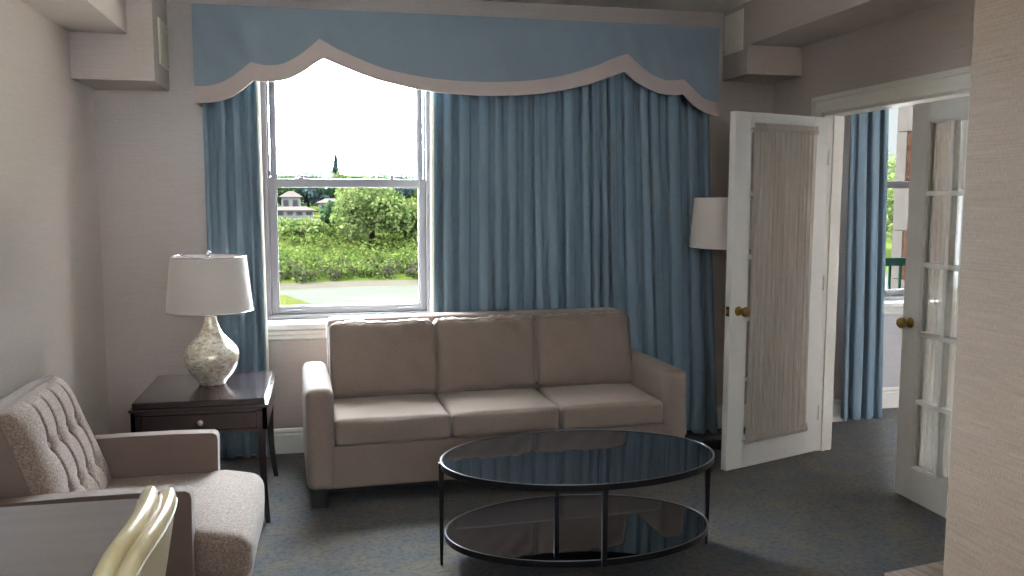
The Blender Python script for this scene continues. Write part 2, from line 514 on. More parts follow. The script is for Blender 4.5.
# next room
X2 = 6.6
W2X0, W2X1 = 3.74, 4.78
bm = bmesh.new()
bx(bm, 3.54, W2X0, 5.66, 5.86, 0, ZC); bx(bm, W2X1, X2, 5.66, 5.86, 0, ZC)
bx(bm, W2X0, W2X1, 5.66, 5.86, 0, 0.765); bx(bm, W2X0, W2X1, 5.66, 5.86, 2.42, ZC)
struct(obj('wall_next_room_back', bm, 'wallpaper of next room'))
struct(obj('wall_next_room_right', B(X2, X2 + 0.2, 1.0, 5.86, 0, ZC), 'wallpaper of next room'))
struct(obj('wall_next_room_front', B(XR + 0.12, X2, 0.8, 1.0, 0, ZC), 'wallpaper of next room'))

# baseboards
def baseboard(name, x0, x1, y0, y1, horiz, out):
    """profile extruded along x (horiz) or y; out = direction away from the wall"""
    prof = [(0, 0), (0.018, 0), (0.018, 0.115), (0.012, 0.125), (0.014, 0.135), (0.008, 0.15), (0, 0.155)]
    bm = bmesh.new(); A = []; C_ = []
    for d, z in prof:
        if horiz:
            A.append(bm.verts.new((x0, y0 + out * d, z))); C_.append(bm.verts.new((x1, y0 + out * d, z)))
        else:
            A.append(bm.verts.new((x0 + out * d, y0, z))); C_.append(bm.verts.new((x0 + out * d, y1, z)))
    n = len(prof)
    for i in range(n): bm.faces.new((A[i], A[(i + 1) % n], C_[(i + 1) % n], C_[i]))
    bm.faces.new(A); bm.faces.new(C_)
    return struct(obj(name, bm, 'white trim paint'))
baseboard('baseboard_back', XL, XR, YB, YB, True, -1)
baseboard('baseboard_left', XL, XL, YR, YB, False, 1)
baseboard('baseboard_right', XR, XR, DY1 + 0.10, YB, False, -1)
baseboard('baseboard_near_right', XN, XN, YR, YN, False, -1)
baseboard('baseboard_next_room_pier', 3.05, 3.54, YB, YB, True, -1)
baseboard('baseboard_next_room_return', 3.54, 3.54, YB - 0.018, 5.66, False, 1)
baseboard('baseboard_next_room_back', 3.54, X2, 5.66, 5.66, True, -1)

# ------------------------------------------------------------------ windows
def sash(name, x0, x1, z0, z1, y, st, rb, rt, parent, th=0.035):
    bm = bmesh.new()
    bx(bm, x0, x0 + st, y, y + th, z0, z1); bx(bm, x1 - st, x1, y, y + th, z0, z1)
    bx(bm, x0 + st, x1 - st, y, y + th, z0, z0 + rb); bx(bm, x0 + st, x1 - st, y, y + th, z1 - rt, z1)
    # thin glazing bead
    q = 0.008
    for a in ((x0 + st, x0 + st + q, z0 + rb, z1 - rt), (x1 - st - q, x1 - st, z0 + rb, z1 - rt), (x0 + st, x1 - st, z0 + rb, z0 + rb + q), (x0 + st, x1 - st, z1 - rt - q, z1 - rt)):
        bx(bm, a[0], a[1], y + 0.008, y + 0.028, a[2], a[3])
    s = mod_bevel(obj(name, bm, 'vinyl window frame', parent), 0.003)
    obj('pane', B(x0 + st, x1 - st, y + 0.014, y + 0.020, z0 + rb, z1 - rt), 'window glass', s)
    return s
def window(n, x0, x1, z0, z1, y, meet, sill_y0, sill_over=0.0, apron=True):
    w_ = struct(thing(n, 'white double hung window', 'window', (0, 0, 0)))
    bm = bmesh.new(); f = 0.03
    bx(bm, x0, x0 + f, y - 0.03, y + 0.12, z0, z1); bx(bm, x1 - f, x1, y - 0.03, y + 0.12, z0, z1)
    bx(bm, x0 + f, x1 - f, y - 0.03, y + 0.12, z1 - f, z1); bx(bm, x0 + f, x1 - f, y - 0.03, y + 0.12, z0, z0 + 0.03)
    # parting stops running up the jambs
    bx(bm, x0 + f, x0 + f + 0.010, y + 0.036, y + 0.041, meet, z1 - f); bx(bm, x1 - f - 0.010, x1 - f, y + 0.036, y + 0.041, meet, z1 - f)
    mod_bevel(obj('window_frame', bm, 'vinyl window frame', w_), 0.003)
    lo = sash('lower_sash', x0 + f, x1 - f, z0 + 0.03, meet + 0.045, y, 0.042, 0.045, 0.045, w_)
    sash('upper_sash', x0 + f + 0.012, x1 - f - 0.012, meet, z1 - f, y + 0.045, 0.032, 0.04, 0.04, w_)
    for t in (0.22, 0.76):                       # cam locks on the meeting rail
        cx = x0 + (x1 - x0) * t
        bm = lathe([(0.020, 0), (0.020, 0.006), (0.012, 0.012), (0.010, 0.020)], 16, (cx, y + 0.018, meet + 0.045))
        bx(bm, cx - 0.004, cx + 0.045, y + 0.004, y + 0.016, meet + 0.056, meet + 0.066, bev=0.002)
        obj('sash_lock', bm, 'vinyl window frame', lo, True, 40)
    for t in (0.16, 0.84):                       # finger lifts on the bottom rail
        cx = x0 + (x1 - x0) * t
        obj('sash_lift', B(cx - 0.05, cx + 0.05, y - 0.016, y, z0 + 0.052, z0 + 0.060, bev=0.002), 'vinyl window frame', lo)
    bm = B(x0 - sill_over, x1 + sill_over, sill_y0, y + 0.1, z0 - 0.035, z0, bev=0.006)
    obj('window_sill', bm, 'white trim paint', w_)
    if apron:
        bm = bmesh.new()
        prof = [(0, 0), (0.022, -0.008), (0.022, -0.03), (0.014, -0.036), (0.014, -0.055), (0.006, -0.066), (0, -0.07)]
        A = [bm.verts.new((x0 - 0.01, apron - d, z0 - 0.035 + z)) for d, z in prof]; C_ = [bm.verts.new((x1 + 0.01, apron - d, z0 - 0.035 + z)) for d, z in prof]
        k = len(prof)
        for i in range(k): bm.faces.new((A[i], A[(i + 1) % k], C_[(i + 1) % k], C_[i]))
        bm.faces.new(A); bm.faces.new(C_)
        obj('window_apron', bm, 'white trim paint', w_)
    return w_
window('window_1', WX0, WX1, WZ0, WZ1, 5.58, 1.628, YB - 0.035, 0.0, YB)
window('window_2', W2X0, W2X1, 0.80, 2.42, 5.72, 1.640, 5.60, 0.02, 5.66)
for nm, x0, x1 in (('fill_window_1', RX0, 0.22), ('fill_window_2', 0.28, RX1)):  # unseen windows, added so daylight reaches the surfaces facing the camera
    r3 = window(nm, 0, x1 - x0, RZ0, RZ1, 0, 2.20, -0.12, 0, None)
    r3.rotation_euler = (0, 0, math.pi); r3.location = (x1, YR - 0.08, 0)

# ------------------------------------------------------------------ door casing and leaves
def casing():
    bm = bmesh.new(); T = 0.10
    # stepped profile: flat board with raised back band and inner bead
    for (a, b, d) in ((0, T, 0.014), (T - 0.028, T, 0.026), (0.0, 0.014, 0.019), (0.03, 0.036, 0.018)):
        bx(bm, XR - d, XR, DY1 + a, DY1 + b, 0, DZ + b, bev=0.003)
        bx(bm, XR - d, XR, DY0 - b, DY0 - a, 0, DZ + b, bev=0.003)
        bx(bm, XR - d, XR, DY0 - a, DY1 + a, DZ + a, DZ + b)
        bx(bm, XR + 0.12, XR + 0.12 + d, DY1 + a, DY1 + b, 0, DZ + b, bev=0.003)
        bx(bm, XR + 0.12, XR + 0.12 + d, DY0 - b, DY0 - a, 0, DZ + b, bev=0.003)
        bx(bm, XR + 0.12, XR + 0.12 + d, DY0 - a, DY1 + a, DZ + a, DZ + b)
    return struct(obj('trim_1', bm, 'white trim paint'))
casing()
bm = bmesh.new()
bx(bm, XR - 0.004, XR + 0.124, DY1 - 0.014, DY1, 0, DZ - 0.0); bx(bm, XR - 0.004, XR + 0.124, DY0, DY0 + 0.014, 0, DZ)
bx(bm, XR - 0.004, XR + 0.124, DY0, DY1, DZ - 0.014, DZ)
bx(bm, XR + 0.055, XR + 0.075, DY1 - 0.026, DY1 - 0.014, 0, DZ - 0.014); bx(bm, XR + 0.055, XR + 0.075, DY0 + 0.014, DY0 + 0.026, 0, DZ - 0.014)
struct(obj('trim_2', bm, 'white trim paint'))

LW, LH, LT = 0.775, 2.035, 0.042
def door_leaf(n, label):
    """local: hinge at x=0, leaf spans x 0..LW, thickness y -LT/2..LT/2, face towards -y is the curtain side"""
    d = struct(thing(n, label, 'door'))
    s, z0, z1 = 0.125, 0.18, 1.94
    bm = bmesh.new(); h = LT / 2
    bx(bm, 0, s, -h, h, 0.008, LH, bev=0.002); bx(bm, LW - s, LW, -h, h, 0.008, LH, bev=0.002)
    bx(bm, s, LW - s, -h, h, 0.008, z0); bx(bm, s, LW - s, -h, h, z1, LH)
    # sloping glazing bead round the opening
    obj('door_frame', bm, 'door paint', d)
    bm = bmesh.new(); q = 0.012
    for yy in (-h + 0.004, h - 0.012):
        bx(bm, s, s + q, yy, yy + 0.008, z0, z1); bx(bm, LW - s - q, LW - s, yy, yy + 0.008, z0, z1)
        bx(bm, s, LW - s, yy, yy + 0.008, z0, z0 + q); bx(bm, s, LW - s, yy, yy + 0.008, z1 - q, z1)
    pw = (LW - 2 * s - 2 * 0.028) / 3
    xs = [s + pw + 0.014, s + 2 * pw + 0.028 + 0.014]
    for x in xs: bx(bm, x - 0.014, x + 0.014, -h + 0.003, h - 0.003, z0, z1, bev=0.004)
    for z in (0.525, 0.875, 1.228, 1.585): bx(bm, s, LW - s, -h + 0.003, h - 0.003, z - 0.013, z + 0.013, bev=0.004)
    obj('muntin_grid', bm, 'door paint', d)
    zs = [z0, 0.525, 0.875, 1.228, 1.585, z1]; xx = [s, xs[0], xs[1], LW - s]
    for i in range(5):
        for j in range(3):
            obj('pane', B(xx[j] + 0.004, xx[j + 1] - 0.004, -0.002, 0.002, zs[i] + 0.004, zs[i + 1] - 0.004), 'window glass', d)
    kx, kz = LW - 0.062, 0.925
    for sgn in (-1, 1):
        M = Matrix.Translation((kx, sgn * h, kz)) @ Matrix.Rotation(math.radians(90) * (1 if sgn < 0 else -1), 4, 'X')
        bm = bmesh.new()
        merge(bm, lathe([(0.027, 0), (0.027, 0.004), (0.022, 0.010), (0.012, 0.014), (0.010, 0.030), (0.014, 0.034), (0.024, 0.040), (0.0285, 0.050), (0.028, 0.060), (0.020, 0.070), (0.008, 0.073)], 28), M)
        obj('door_knob', bm, 'aged brass', d, True, 50)
    bm = B(LW - 0.001, LW + 0.0015, -0.012, 0.012, kz - 0.028, kz + 0.028, bev=0.0005)
    lp = obj('latch_plate', bm, 'dark bronze', d)
    obj('latch_bolt', B(LW, LW + 0.009, -0.007, 0.006, kz - 0.009, kz + 0.009, bev=0.001), 'aged brass', lp)
    for z in (0.25, 1.05, 1.80):
        bm = lathe([(0.007, 0), (0.007, 0.09)], 12, (-0.004, h + 0.004, z - 0.045))
        bx(bm, -0.003, 0.0, -h + 0.006, h, z - 0.045, z + 0.045)
        obj('hinge', bm, 'door paint', d)
    return d
dl = door_leaf('door_1', 'white glazed door leaf standing open')
hx, hy = 2.935, 4.752
dl.location = (hx, hy, 0)
ang = math.atan2(4.482 - hy, 2.184 - hx)
# local +x -> direction of the free edge; curtain side (local -y) must face the camera
# local -y after rotating by ang (about 200 deg) points to +y, so mirror instead through rotation of a y-flipped leaf
dl.rotation_euler = (0, 0, ang)
dr = door_leaf('door_2', 'white glazed door leaf standing closed')
dr.location = (XR + 0.026, DY0 + 0.02, 0)
dr.rotation_euler = (0, 0, math.radians(90))

def door_curtain(label, W_, H0, H1, seed):
    """sheer panel gathered on two rods; local x along the rod, local y = out of the door"""
    t = thing('door_curtain', label, 'curtain', group=None)
    rnd = random.Random(seed)
    nx, nz = 260, 26
    ph = [rnd.uniform(0, 6.28) for _ in range(6)]
    bm = bmesh.new(); V = []
    def prof(u, zt):
        a = 0.0
        a += 0.0042 * math.sin(u * 175 + 1.2 * math.sin(u * 11 + ph[0]) + ph[1] + 0.5 * math.sin(zt * 3 + ph[2]))
        a += 0.0036 * math.sin(u * 97 + 2.0 * math.sin(u * 7 + ph[3]) + ph[4])
        a += 0.0016 * math.sin(u * 420 + ph[5])
        return a
    for k in range(nz + 1):
        zt = k / nz; z = H0 + (H1 - H0) * zt; row = []
        tight = 1 - 0.55 * (math.exp(-((zt) / 0.03) ** 2) + math.exp(-((1 - zt) / 0.03) ** 2))
        waist = 1 - 0.02 * math.sin(zt * math.pi)
        for i in range(nx + 1):
            u = i / nx
            x = (u - 0.5) * W_ * waist + 0.003 * math.sin(u * 60 + zt * 4)
            row.append(bm.verts.new((x, 0.014 + prof(u, zt) * tight, z)))
        V.append(row)
    for k in range(nz):
        for i in range(nx): bm.faces.new((V[k][i], V[k][i + 1], V[k + 1][i + 1], V[k + 1][i]))
    obj('sheer_panel', bm, 'sheer door curtain', t, True)
    for zc, nm in ((H1, 'ruffle'), (H0, 'ruffle')):
        bm = bmesh.new(); V = []
        for k in range(9):
            row = []
            for i in range(nx + 1):
                u = i / nx; tt = k / 8
                z = zc - 0.018 + 0.050 * tt + 0.002 * math.sin(u * 90)
                y = 0.014 + (0.009 if 1 < k < 5 else 0.004) * (1 + 0.0) + 0.0035 * math.sin(u * 300 + 2 * math.sin(u * 17 + seed)) + 0.002 * math.sin(u * 120)
                row.append(bm.verts.new(((u - 0.5) * W_ * 1.005, y, z)))
            V.append(row)
        for k in range(8):
            for i in range(nx): bm.faces.new((V[k][i], V[k][i + 1], V[k + 1][i + 1], V[k + 1][i]))
        obj(nm, bm, 'sheer door curtain', t, True)
        bm = tube([(-W_ / 2 - 0.012, 0.0, zc), (-W_ / 2 - 0.012, 0.014, zc), (W_ / 2 + 0.012, 0.014, zc), (W_ / 2 + 0.012, 0.0, zc)], 0.004, 8)
        obj('rod', bm, 'chrome', t)
    return t
c1 = door_curtain('taupe sheer curtain gathered on rods of the open door leaf', 0.525, 0.17, 1.945, 3)
dirv = Vector((math.cos(ang), math.sin(ang), 0)); nrm = Vector((-dirv.y, dirv.x, 0))
if nrm.y > 0: nrm = -nrm
p = Vector((hx, hy, 0)) + dirv * (LW * 0.5 - 0.006) + nrm * (LT / 2 + 0.002)
c1.location = p
c1.rotation_euler = (0, 0, math.atan2(nrm.y, nrm.x) - math.pi / 2)
c2 = door_curtain('pale sheer curtain seen through panes of the closed door leaf', 0.60, 0.17, 1.945, 8)
c2.location = (XR + 0.026 + LT / 2 + 0.002, DY0 + 0.02 + LW / 2, 0)
c2.rotation_euler = (0, 0, -math.pi / 2)

# ------------------------------------------------------------------ vents
def vent(label, x, y0, y1, z0, z1, sgn):
    t = thing('vent_cover', label, 'vent', (x, (y0 + y1) / 2, (z0 + z1) / 2))
    hy_, hz_ = (y1 - y0) / 2, (z1 - z0) / 2
    bm = bx(bmesh.new(), *(sorted((0, sgn * 0.008))), -hy_, hy_, -hz_, hz_, bev=0.002)
    obj('plate', bm, 'vent paint', t)
    for (a, b) in ((-hy_ + 0.018, -hz_ + 0.018), (hy_ - 0.018, -hz_ + 0.018), (-hy_ + 0.018, hz_ - 0.018), (hy_ - 0.018, hz_ - 0.018)):
        s_ = lathe([(0.004, 0), (0.003, 0.0015)], 10)
        bm = bmesh.new(); merge(bm, s_, Matrix.Translation((sgn * 0.008, a, b)) @ Matrix.Rotation(sgn * math.pi / 2, 4, 'Y'))
        obj('screw', bm, 'chrome', t)
    return t
vent('cream cover plate high on the duct beside the open door', 2.56, 5.10, 5.35, 2.475, 2.725, -1)
vent('cream cover plate high on the duct left of the valance', -0.855, 5.08, 5.34, 2.275, 2.52, 1)

# ------------------------------------------------------------------ curtains and valance
def curtain(name, label, x0t, x1t, x0b, x1b, zt, zb, y, folds, amp, seed, flare=0.0, lining=True, hem_edge=None, group=None):
    t = thing(name, label, 'curtain', ((x0t + x1t) / 2, y, 0), 0, group)
    ox = (x0t + x1t) / 2
    rnd = random.Random(seed)
    ws = [rnd.uniform(0.5, 1.7) for _ in range(folds)]
    am = [rnd.uniform(0.6, 1.15) for _ in range(folds)]
    tot = sum(ws); edges = [0]
    for w_ in ws: edges.append(edges[-1] + w_ / tot)
    per = 14; nz = 44
    def build(dy, ext, sc_):
        bm = bmesh.new(); V = []
        for k in range(nz + 1):
            s = k / nz; z = zt + (zb - zt) * s; row = []
            xa = x0t + (x0b - x0t) * s - ext[0]; xb = x1t + (x1b - x1t) * s + ext[1]
            for f in range(folds):
                for j in range(per + (1 if f == folds - 1 else 0)):
                    q = j / per
                    u = edges[f] + (edges[f + 1] - edges[f]) * q
                    a = am[f] * (0.75 + 0.35 * s) * (1 + 0.25 * math.sin(s * 4 + f * 1.7 + seed))
                    prof = math.cos(2 * math.pi * q)
                    prof = math.copysign(abs(prof) ** 0.6, prof)
                    side = math.sin(4 * math.pi * q) * 0.16 * (edges[f + 1] - edges[f])
                    drift = 0.006 * math.sin(s * 3 + f * 0.9 + seed) + 0.003 * noise.noise(Vector((u * 20, s * 3, seed)))
                    xx = xa + (xb - xa) * (u + side) + drift * (1 if 0 < u < 1 else 0.3)
                    yy = y + dy - amp * sc_ * a * prof + 0.004 * noise.noise(Vector((u * 30, s * 6, seed + 5)))
                    row.append(bm.verts.new((xx - ox, yy - y, z)))
            V.append(row)
        for k in range(nz):
            for i in range(len(V[0]) - 1): bm.faces.new((V[k][i], V[k][i + 1], V[k + 1][i + 1], V[k + 1][i]))
        return bm
    o = obj('drape', build(0, (0, 0), 1.0), 'blue curtain satin', t, True)
    md = o.modifiers.new('thick', 'SOLIDIFY'); md.thickness = 0.002
    if lining:
        for side, e in ((0, (hem_edge or (0, 0))[0]), (1, (hem_edge or (0, 0))[1])):
            if not e: continue
            bm = bmesh.new(); V = []; d_ = -1 if side == 0 else 1
            cols = [o.data.vertices[k * (folds * per + 1) + (0 if side == 0 else folds * per)].co for k in range(nz + 1)]
            for c in cols:
                V.append([bm.verts.new((c.x + d_ * q[0], c.y + q[1], c.z)) for q in ((-0.004, 0.004), (e * 0.6, 0.006), (e, 0.014), (e * 0.7, 0.020), (0.0, 0.026))])
            for k in range(nz):
                for i in range(4): bm.faces.new((V[k][i], V[k][i + 1], V[k + 1][i + 1], V[k + 1][i]))
            obj('lining', bm, 'curtain lining', t, True)
    return t
curtain('window_curtain', 'narrow blue curtain panel hanging left of the window', -0.663, -0.372, -0.672, -0.345, 2.50, 0.02, 5.29, 4, 0.036, 6, hem_edge=(0, 0.014))
curtain('window_curtain', 'wide pleated blue curtain hanging behind the sofa', 0.655, 2.387, 0.63, 2.52, 2.50, 0.012, 5.283, 19, 0.045, 11, hem_edge=(0.02, 0))
curtain('window_curtain', 'blue curtain in the next room seen through the doorway', 3.41, 3.66, 3.43, 3.73, 2.50, 0.05, 5.24, 3, 0.045, 23)

# valance: board with scalloped lower edge, returns to the wall, beige band following the scallops
BOT = [(-0.69, 2.081), (-0.596, 2.086), (-0.501, 2.113), (-0.428, 2.163), (-0.372, 2.212), (-0.325, 2.206), (-0.268, 2.208), (-0.179, 2.227), (-0.097, 2.27), (-0.031, 2.318), (0.013, 2.344), (0.132, 2.297), (0.282, 2.245), (0.366, 2.222), (0.51, 2.192), (0.69, 2.170), (0.857, 2.163), (1.047, 2.164), (1.238, 2.177), (1.431, 2.207), (1.587, 2.247), (1.706, 2.290), (1.805, 2.328), (1.887, 2.267), (1.989, 2.217), (2.091, 2.195), (2.19, 2.200), (2.258, 2.138), (2.343, 2.092), (2.425, 2.075)]
TOP = [(-0.69, 2.169), (-0.609, 2.174), (-0.53, 2.2), (-0.466, 2.243), (-0.385, 2.31), (-0.335, 2.298), (-0.29, 2.294), (-0.21, 2.307), (-0.128, 2.351), (-0.062, 2.402), (-0.009, 2.450), (0.085, 2.399), (0.233, 2.339), (0.366, 2.293), (0.536, 2.262), (0.691, 2.245), (0.858, 2.238), (1.047, 2.242), (1.237, 2.258), (1.43, 2.294), (1.624, 2.354), (1.744, 2.406), (1.823, 2.433), (1.905, 2.365), (1.987, 2.311), (2.07, 2.282), (2.193, 2.289), (2.255, 2.234), (2.341, 2.172), (2.425, 2.155)]
def smooth_line(P, k=5):
    """densify between points; cusps stay sharp"""
    out = []
    for i in range(len(P) - 1):
        p0 = P[max(i - 1, 0)]; p1 = P[i]; p2 = P[i + 1]; p3 = P[min(i + 2, len(P) - 1)]
        def cusp(a, b, c): return (b[1] - a[1]) * (c[1] - b[1]) < 0 and b[1] > max(a[1], c[1]) and abs((b[1] - a[1]) / (b[0] - a[0])) + abs((c[1] - b[1]) / (c[0] - b[0])) > 0.45
        t1 = ((p2[0] - p0[0]) / 2, (p2[1] - p0[1]) / 2); t2 = ((p3[0] - p1[0]) / 2, (p3[1] - p1[1]) / 2)
        if i > 0 and cusp(p0, p1, p2): t1 = (p2[0] - p1[0], p2[1] - p1[1])
        if i < len(P) - 2 and cusp(p1, p2, p3): t2 = (p2[0] - p1[0], p2[1] - p1[1])
        for j in range(k):
            s = j / k
            h = (2 * s ** 3 - 3 * s ** 2 + 1, s ** 3 - 2 * s ** 2 + s, -2 * s ** 3 + 3 * s ** 2, s ** 3 - s ** 2)
            x = p1[0] + (p2[0] - p1[0]) * s
            out.append((x, h[0] * p1[1] + h[1] * t1[1] + h[2] * p2[1] + h[3] * t2[1]))
    out.append(P[-1]); return out
VZ = 2.615
YV = 5.150
bot = smooth_line(BOT); top = smooth_line(TOP)
val = thing('window_valance', 'blue scalloped box valance with beige band above the window', 'valance', (0.87, YV, 2.08))
def V2(x, y, z): return (x - 0.87, y - YV, z - 2.08)
# front board as a strip grid so that it can carry slight creases
def strip(lo, hi_fn, y0, y1, nzs, crease=0.0):
    bm = bmesh.new(); F = []; Bk = []
    for (x, z) in lo:
        zt_ = hi_fn(x); colf = []; colb = []
        for k in range(nzs + 1):
            s = k / nzs; zz = z + (zt_ - z) * s
            d = crease * (noise.noise(Vector((x * 14 + zz * 5, zz * 3, 1))) ) * math.sin(math.pi * min(1, s * 1.3) * 0.75)
            colf.append(bm.verts.new(V2(x, y0 + d, zz))); colb.append(bm.verts.new(V2(x, y1, zz)))
        F.append(colf); Bk.append(colb)
    for i in range(len(lo) - 1):
        for k in range(nzs):
            bm.faces.new((F[i][k], F[i + 1][k], F[i + 1][k + 1], F[i][k + 1]))
            bm.faces.new((Bk[i][k], Bk[i][k + 1], Bk[i + 1][k + 1], Bk[i + 1][k]))
        bm.faces.new((F[i][0], Bk[i][0], Bk[i + 1][0], F[i + 1][0])); bm.faces.new((F[i][-1], F[i + 1][-1], Bk[i + 1][-1], Bk[i][-1]))
    for c0, c1_ in ((F[0], Bk[0]), (F[-1], Bk[-1])):
        for k in range(nzs): bm.faces.new((c0[k], c0[k + 1], c1_[k + 1], c1_[k]))
    return bm
def interp(P, x):
    for (a, b) in zip(P, P[1:]):
        if a[0] <= x <= b[0]: return a[1] + (b[1] - a[1]) * (x - a[0]) / max(1e-9, b[0] - a[0])
    return P[-1][1] if x > P[-1][0] else P[0][1]
obj('fabric_front', strip(bot, lambda x: VZ, YV, YV + 0.02, 14, 0.006), 'valance fabric', val, True, 50)
# band: quads between matching points of the two outlines
bm = bmesh.new(); A = []; C_ = []; A2 = []; C2 = []
for (a, b) in zip(bot, top):
    A.append(bm.verts.new(V2(a[0], YV - 0.006, a[1] - 0.002))); C_.append(bm.verts.new(V2(b[0], YV - 0.006, b[1])))
    A2.append(bm.verts.new(V2(a[0], YV + 0.012, a[1] - 0.002))); C2.append(bm.verts.new(V2(b[0], YV + 0.008, b[1])))
for i in range(len(A) - 1):
    bm.faces.new((A[i], A[i + 1], C_[i + 1], C_[i])); bm.faces.new((A[i], A2[i], A2[i + 1], A[i + 1])); bm.faces.new((C_[i], C_[i + 1], C2[i + 1], C2[i]))
bm.faces.new((A[0], C_[0], C2[0], A2[0])); bm.faces.new((A[-1], A2[-1], C2[-1], C_[-1]))
obj('band', bm, 'valance band fabric', val)
for xs_ in (-0.69, 2.425):
    s_ = 1 if xs_ < 0 else -1
    x0_, x1_ = sorted((xs_, xs_ + s_ * 0.02))
    bm = bmesh.new(); bx(bm, x0_ - 0.87, x1_ - 0.87, 0.02, YB - YV, 2.165 - 2.08, VZ - 2.08)
    obj('side_return', bm, 'valance fabric', val)
    bm = bmesh.new(); bx(bm, x0_ - 0.87 - 0.003, x1_ - 0.87 + 0.003, 0.012, YB - YV, 0.0, 2.165 - 2.08)
    obj('side_band', bm, 'valance band fabric', val)
obj('top_board', B(-0.67 - 0.87, 2.405 - 0.87, 0.02, YB - YV, VZ - 2.08 - 0.02, VZ - 2.08 - 0.001), 'valance fabric', val)

# ------------------------------------------------------------------ sofa
sofa = thing('sofa', 'three seat taupe fabric sofa with square arms under the window curtain', 'sofa', (-0.112, 4.335, 0), math.radians(2.5))
SW, SD, AW = 2.067, 0.81, 0.14
obj('base', rbox(0.03, SW - 0.03, 0.02, SD - 0.01, 0.09, 0.315, 0.012, 6), 'sofa upholstery', sofa, True)
obj('back_frame', rbox(AW + 0.004, SW - AW + 0.01, SD - 0.16, SD, 0.09, 0.872, 0.03, 8, (0, 0.0, 0.004)), 'sofa upholstery', sofa, True)
for x0 in (0, SW - AW):
    a_ = obj('arm', rbox(x0, x0 + AW, 0.0, SD - 0.005, 0.09, 0.612, 0.042, 10, (0.004, 0.006, 0.004)), 'sofa upholstery', sofa, True)
cw = (SW - 2 * AW) / 3
def piping(x0, x1, y, z0, z1, r=0.025, rad=0.0035, axis='y', n=5):
    """rounded rectangle in the plane y = const"""
    P = []
    for cx, cz, a0 in ((x1 - r, z1 - r, 0), (x0 + r, z1 - r, 90), (x0 + r, z0 + r, 180), (x1 - r, z0 + r, 270)):
        for k in range(n + 1):
            a = math.radians(a0 + 90 * k / n); P.append((cx + r * math.cos(a), y, cz + r * math.sin(a)))
    return tube(P, rad, 6, closed=True)
for i in range(3):
    x0 = AW + i * cw + 0.002; x1 = x0 + cw - 0.004
    s_ = obj('seat_cushion', rbox(x0, x1, 0.005, SD - 0.30, 0.312, 0.449, 0.026, 14, (0.0, 0.012, 0.012), 5, 0.006, i * 3.1), 'sofa upholstery', sofa, True)
for i in range(3):
    x0 = AW + i * cw + 0.000 + (0.008 if i == 0 else 0); x1 = AW + (i + 1) * cw - 0.001 + (0.008 if i == 2 else 0)
    bm = rbox(x0, x1, -0.09, 0.09, 0.0, 0.420, 0.040, 16, (0.0, 0.028, 0.008), 7, 0.017, i * 7.7 + 2)
    # gathers along the top front edge
    for v in bm.verts:
        h = v.co.z / 0.405
        if h > 0.72 and v.co.y < 0.06:
            k = (h - 0.72) / 0.28
            v.co.z += 0.004 * k * math.sin(v.co.x * 110 + 2 * math.sin(v.co.x * 23 + i)) ; v.co.y += 0.004 * k * math.sin(v.co.x * 90 + i)
        # diagonal pull creases near the upper right corner
        dgl = (v.co.x - x0) * 0.5 + h * 0.16
        if v.co.y < 0: v.co.y += 0.0075 * math.sin(dgl * 75) * max(0, min(1, (h - 0.45) * 3)) * ((v.co.x - x0) / cw)
    M = Matrix.Translation((0, 0.555, 0.442)) @ Matrix.Rotation(math.radians(-9), 4, 'X')
    b2 = bmesh.new(); merge(b2, bm, M)
    bc = obj('back_cushion', b2, 'sofa upholstery', sofa, True)
    b2 = bmesh.new(); merge(b2, piping(x0 + 0.004, x1 - 0.004, -0.078, 0.012, 0.408, 0.035, 0.0046), M)
    obj('piping', b2, 'sofa upholstery', bc, True)
for (fx, fy) in ((0.02, 0.02), (SW - 0.10, 0.02), (0.02, SD - 0.10), (SW - 0.10, SD - 0.10)):
    obj('foot', B(fx, fx + 0.08, fy, fy + 0.08, 0, 0.102, bev=0.003), 'sofa foot', sofa)
obj('plinth', B(0.10, SW - 0.10, 0.10, SD - 0.06, 0.05, 0.102), 'sofa foot', sofa)

# ------------------------------------------------------------------ end table
et = thing('end_table', 'dark espresso wooden end table with one drawer in the corner', 'table', (-0.595, 4.575, 0))
W_, D_ = 0.61, 0.68
bm = bmesh.new()
bx(bm, -W_ / 2 + 0.006, W_ / 2 - 0.006, -D_ / 2 + 0.006, D_ / 2 - 0.006, 0.575, 0.606, bev=0.004)
bx(bm, -W_ / 2 - 0.008, W_ / 2 + 0.008, -D_ / 2 - 0.008, D_ / 2 + 0.008, 0.562, 0.577, bev=0.003)
obj('table_top', bm, 'espresso wood', et)
bm = bmesh.new(); t_ = 0.02
bx(bm, -W_ / 2, W_ / 2, D_ / 2 - t_, D_ / 2, 0.455, 0.562); bx(bm, -W_ / 2, -W_ / 2 + t_, -D_ / 2, D_ / 2, 0.455, 0.562)
bx(bm, W_ / 2 - t_, W_ / 2, -D_ / 2, D_ / 2, 0.455, 0.562); bx(bm, -W_ / 2, W_ / 2, -D_ / 2, -D_ / 2 + t_, 0.545, 0.562); bx(bm, -W_ / 2, W_ / 2, -D_ / 2, -D_ / 2 + t_, 0.448, 0.462)
bx(bm, -W_ / 2, -W_ / 2 + 0.045, -D_ / 2, -D_ / 2 + t_, 0.46, 0.55); bx(bm, W_ / 2 - 0.045, W_ / 2, -D_ / 2, -D_ / 2 + t_, 0.46, 0.55)
obj('apron', bm, 'espresso wood', et)
dw = obj('drawer', B(-W_ / 2 + 0.048, W_ / 2 - 0.048, -D_ / 2 - 0.004, -D_ / 2 + 0.30, 0.465, 0.542, bev=0.002), 'espresso wood', et)
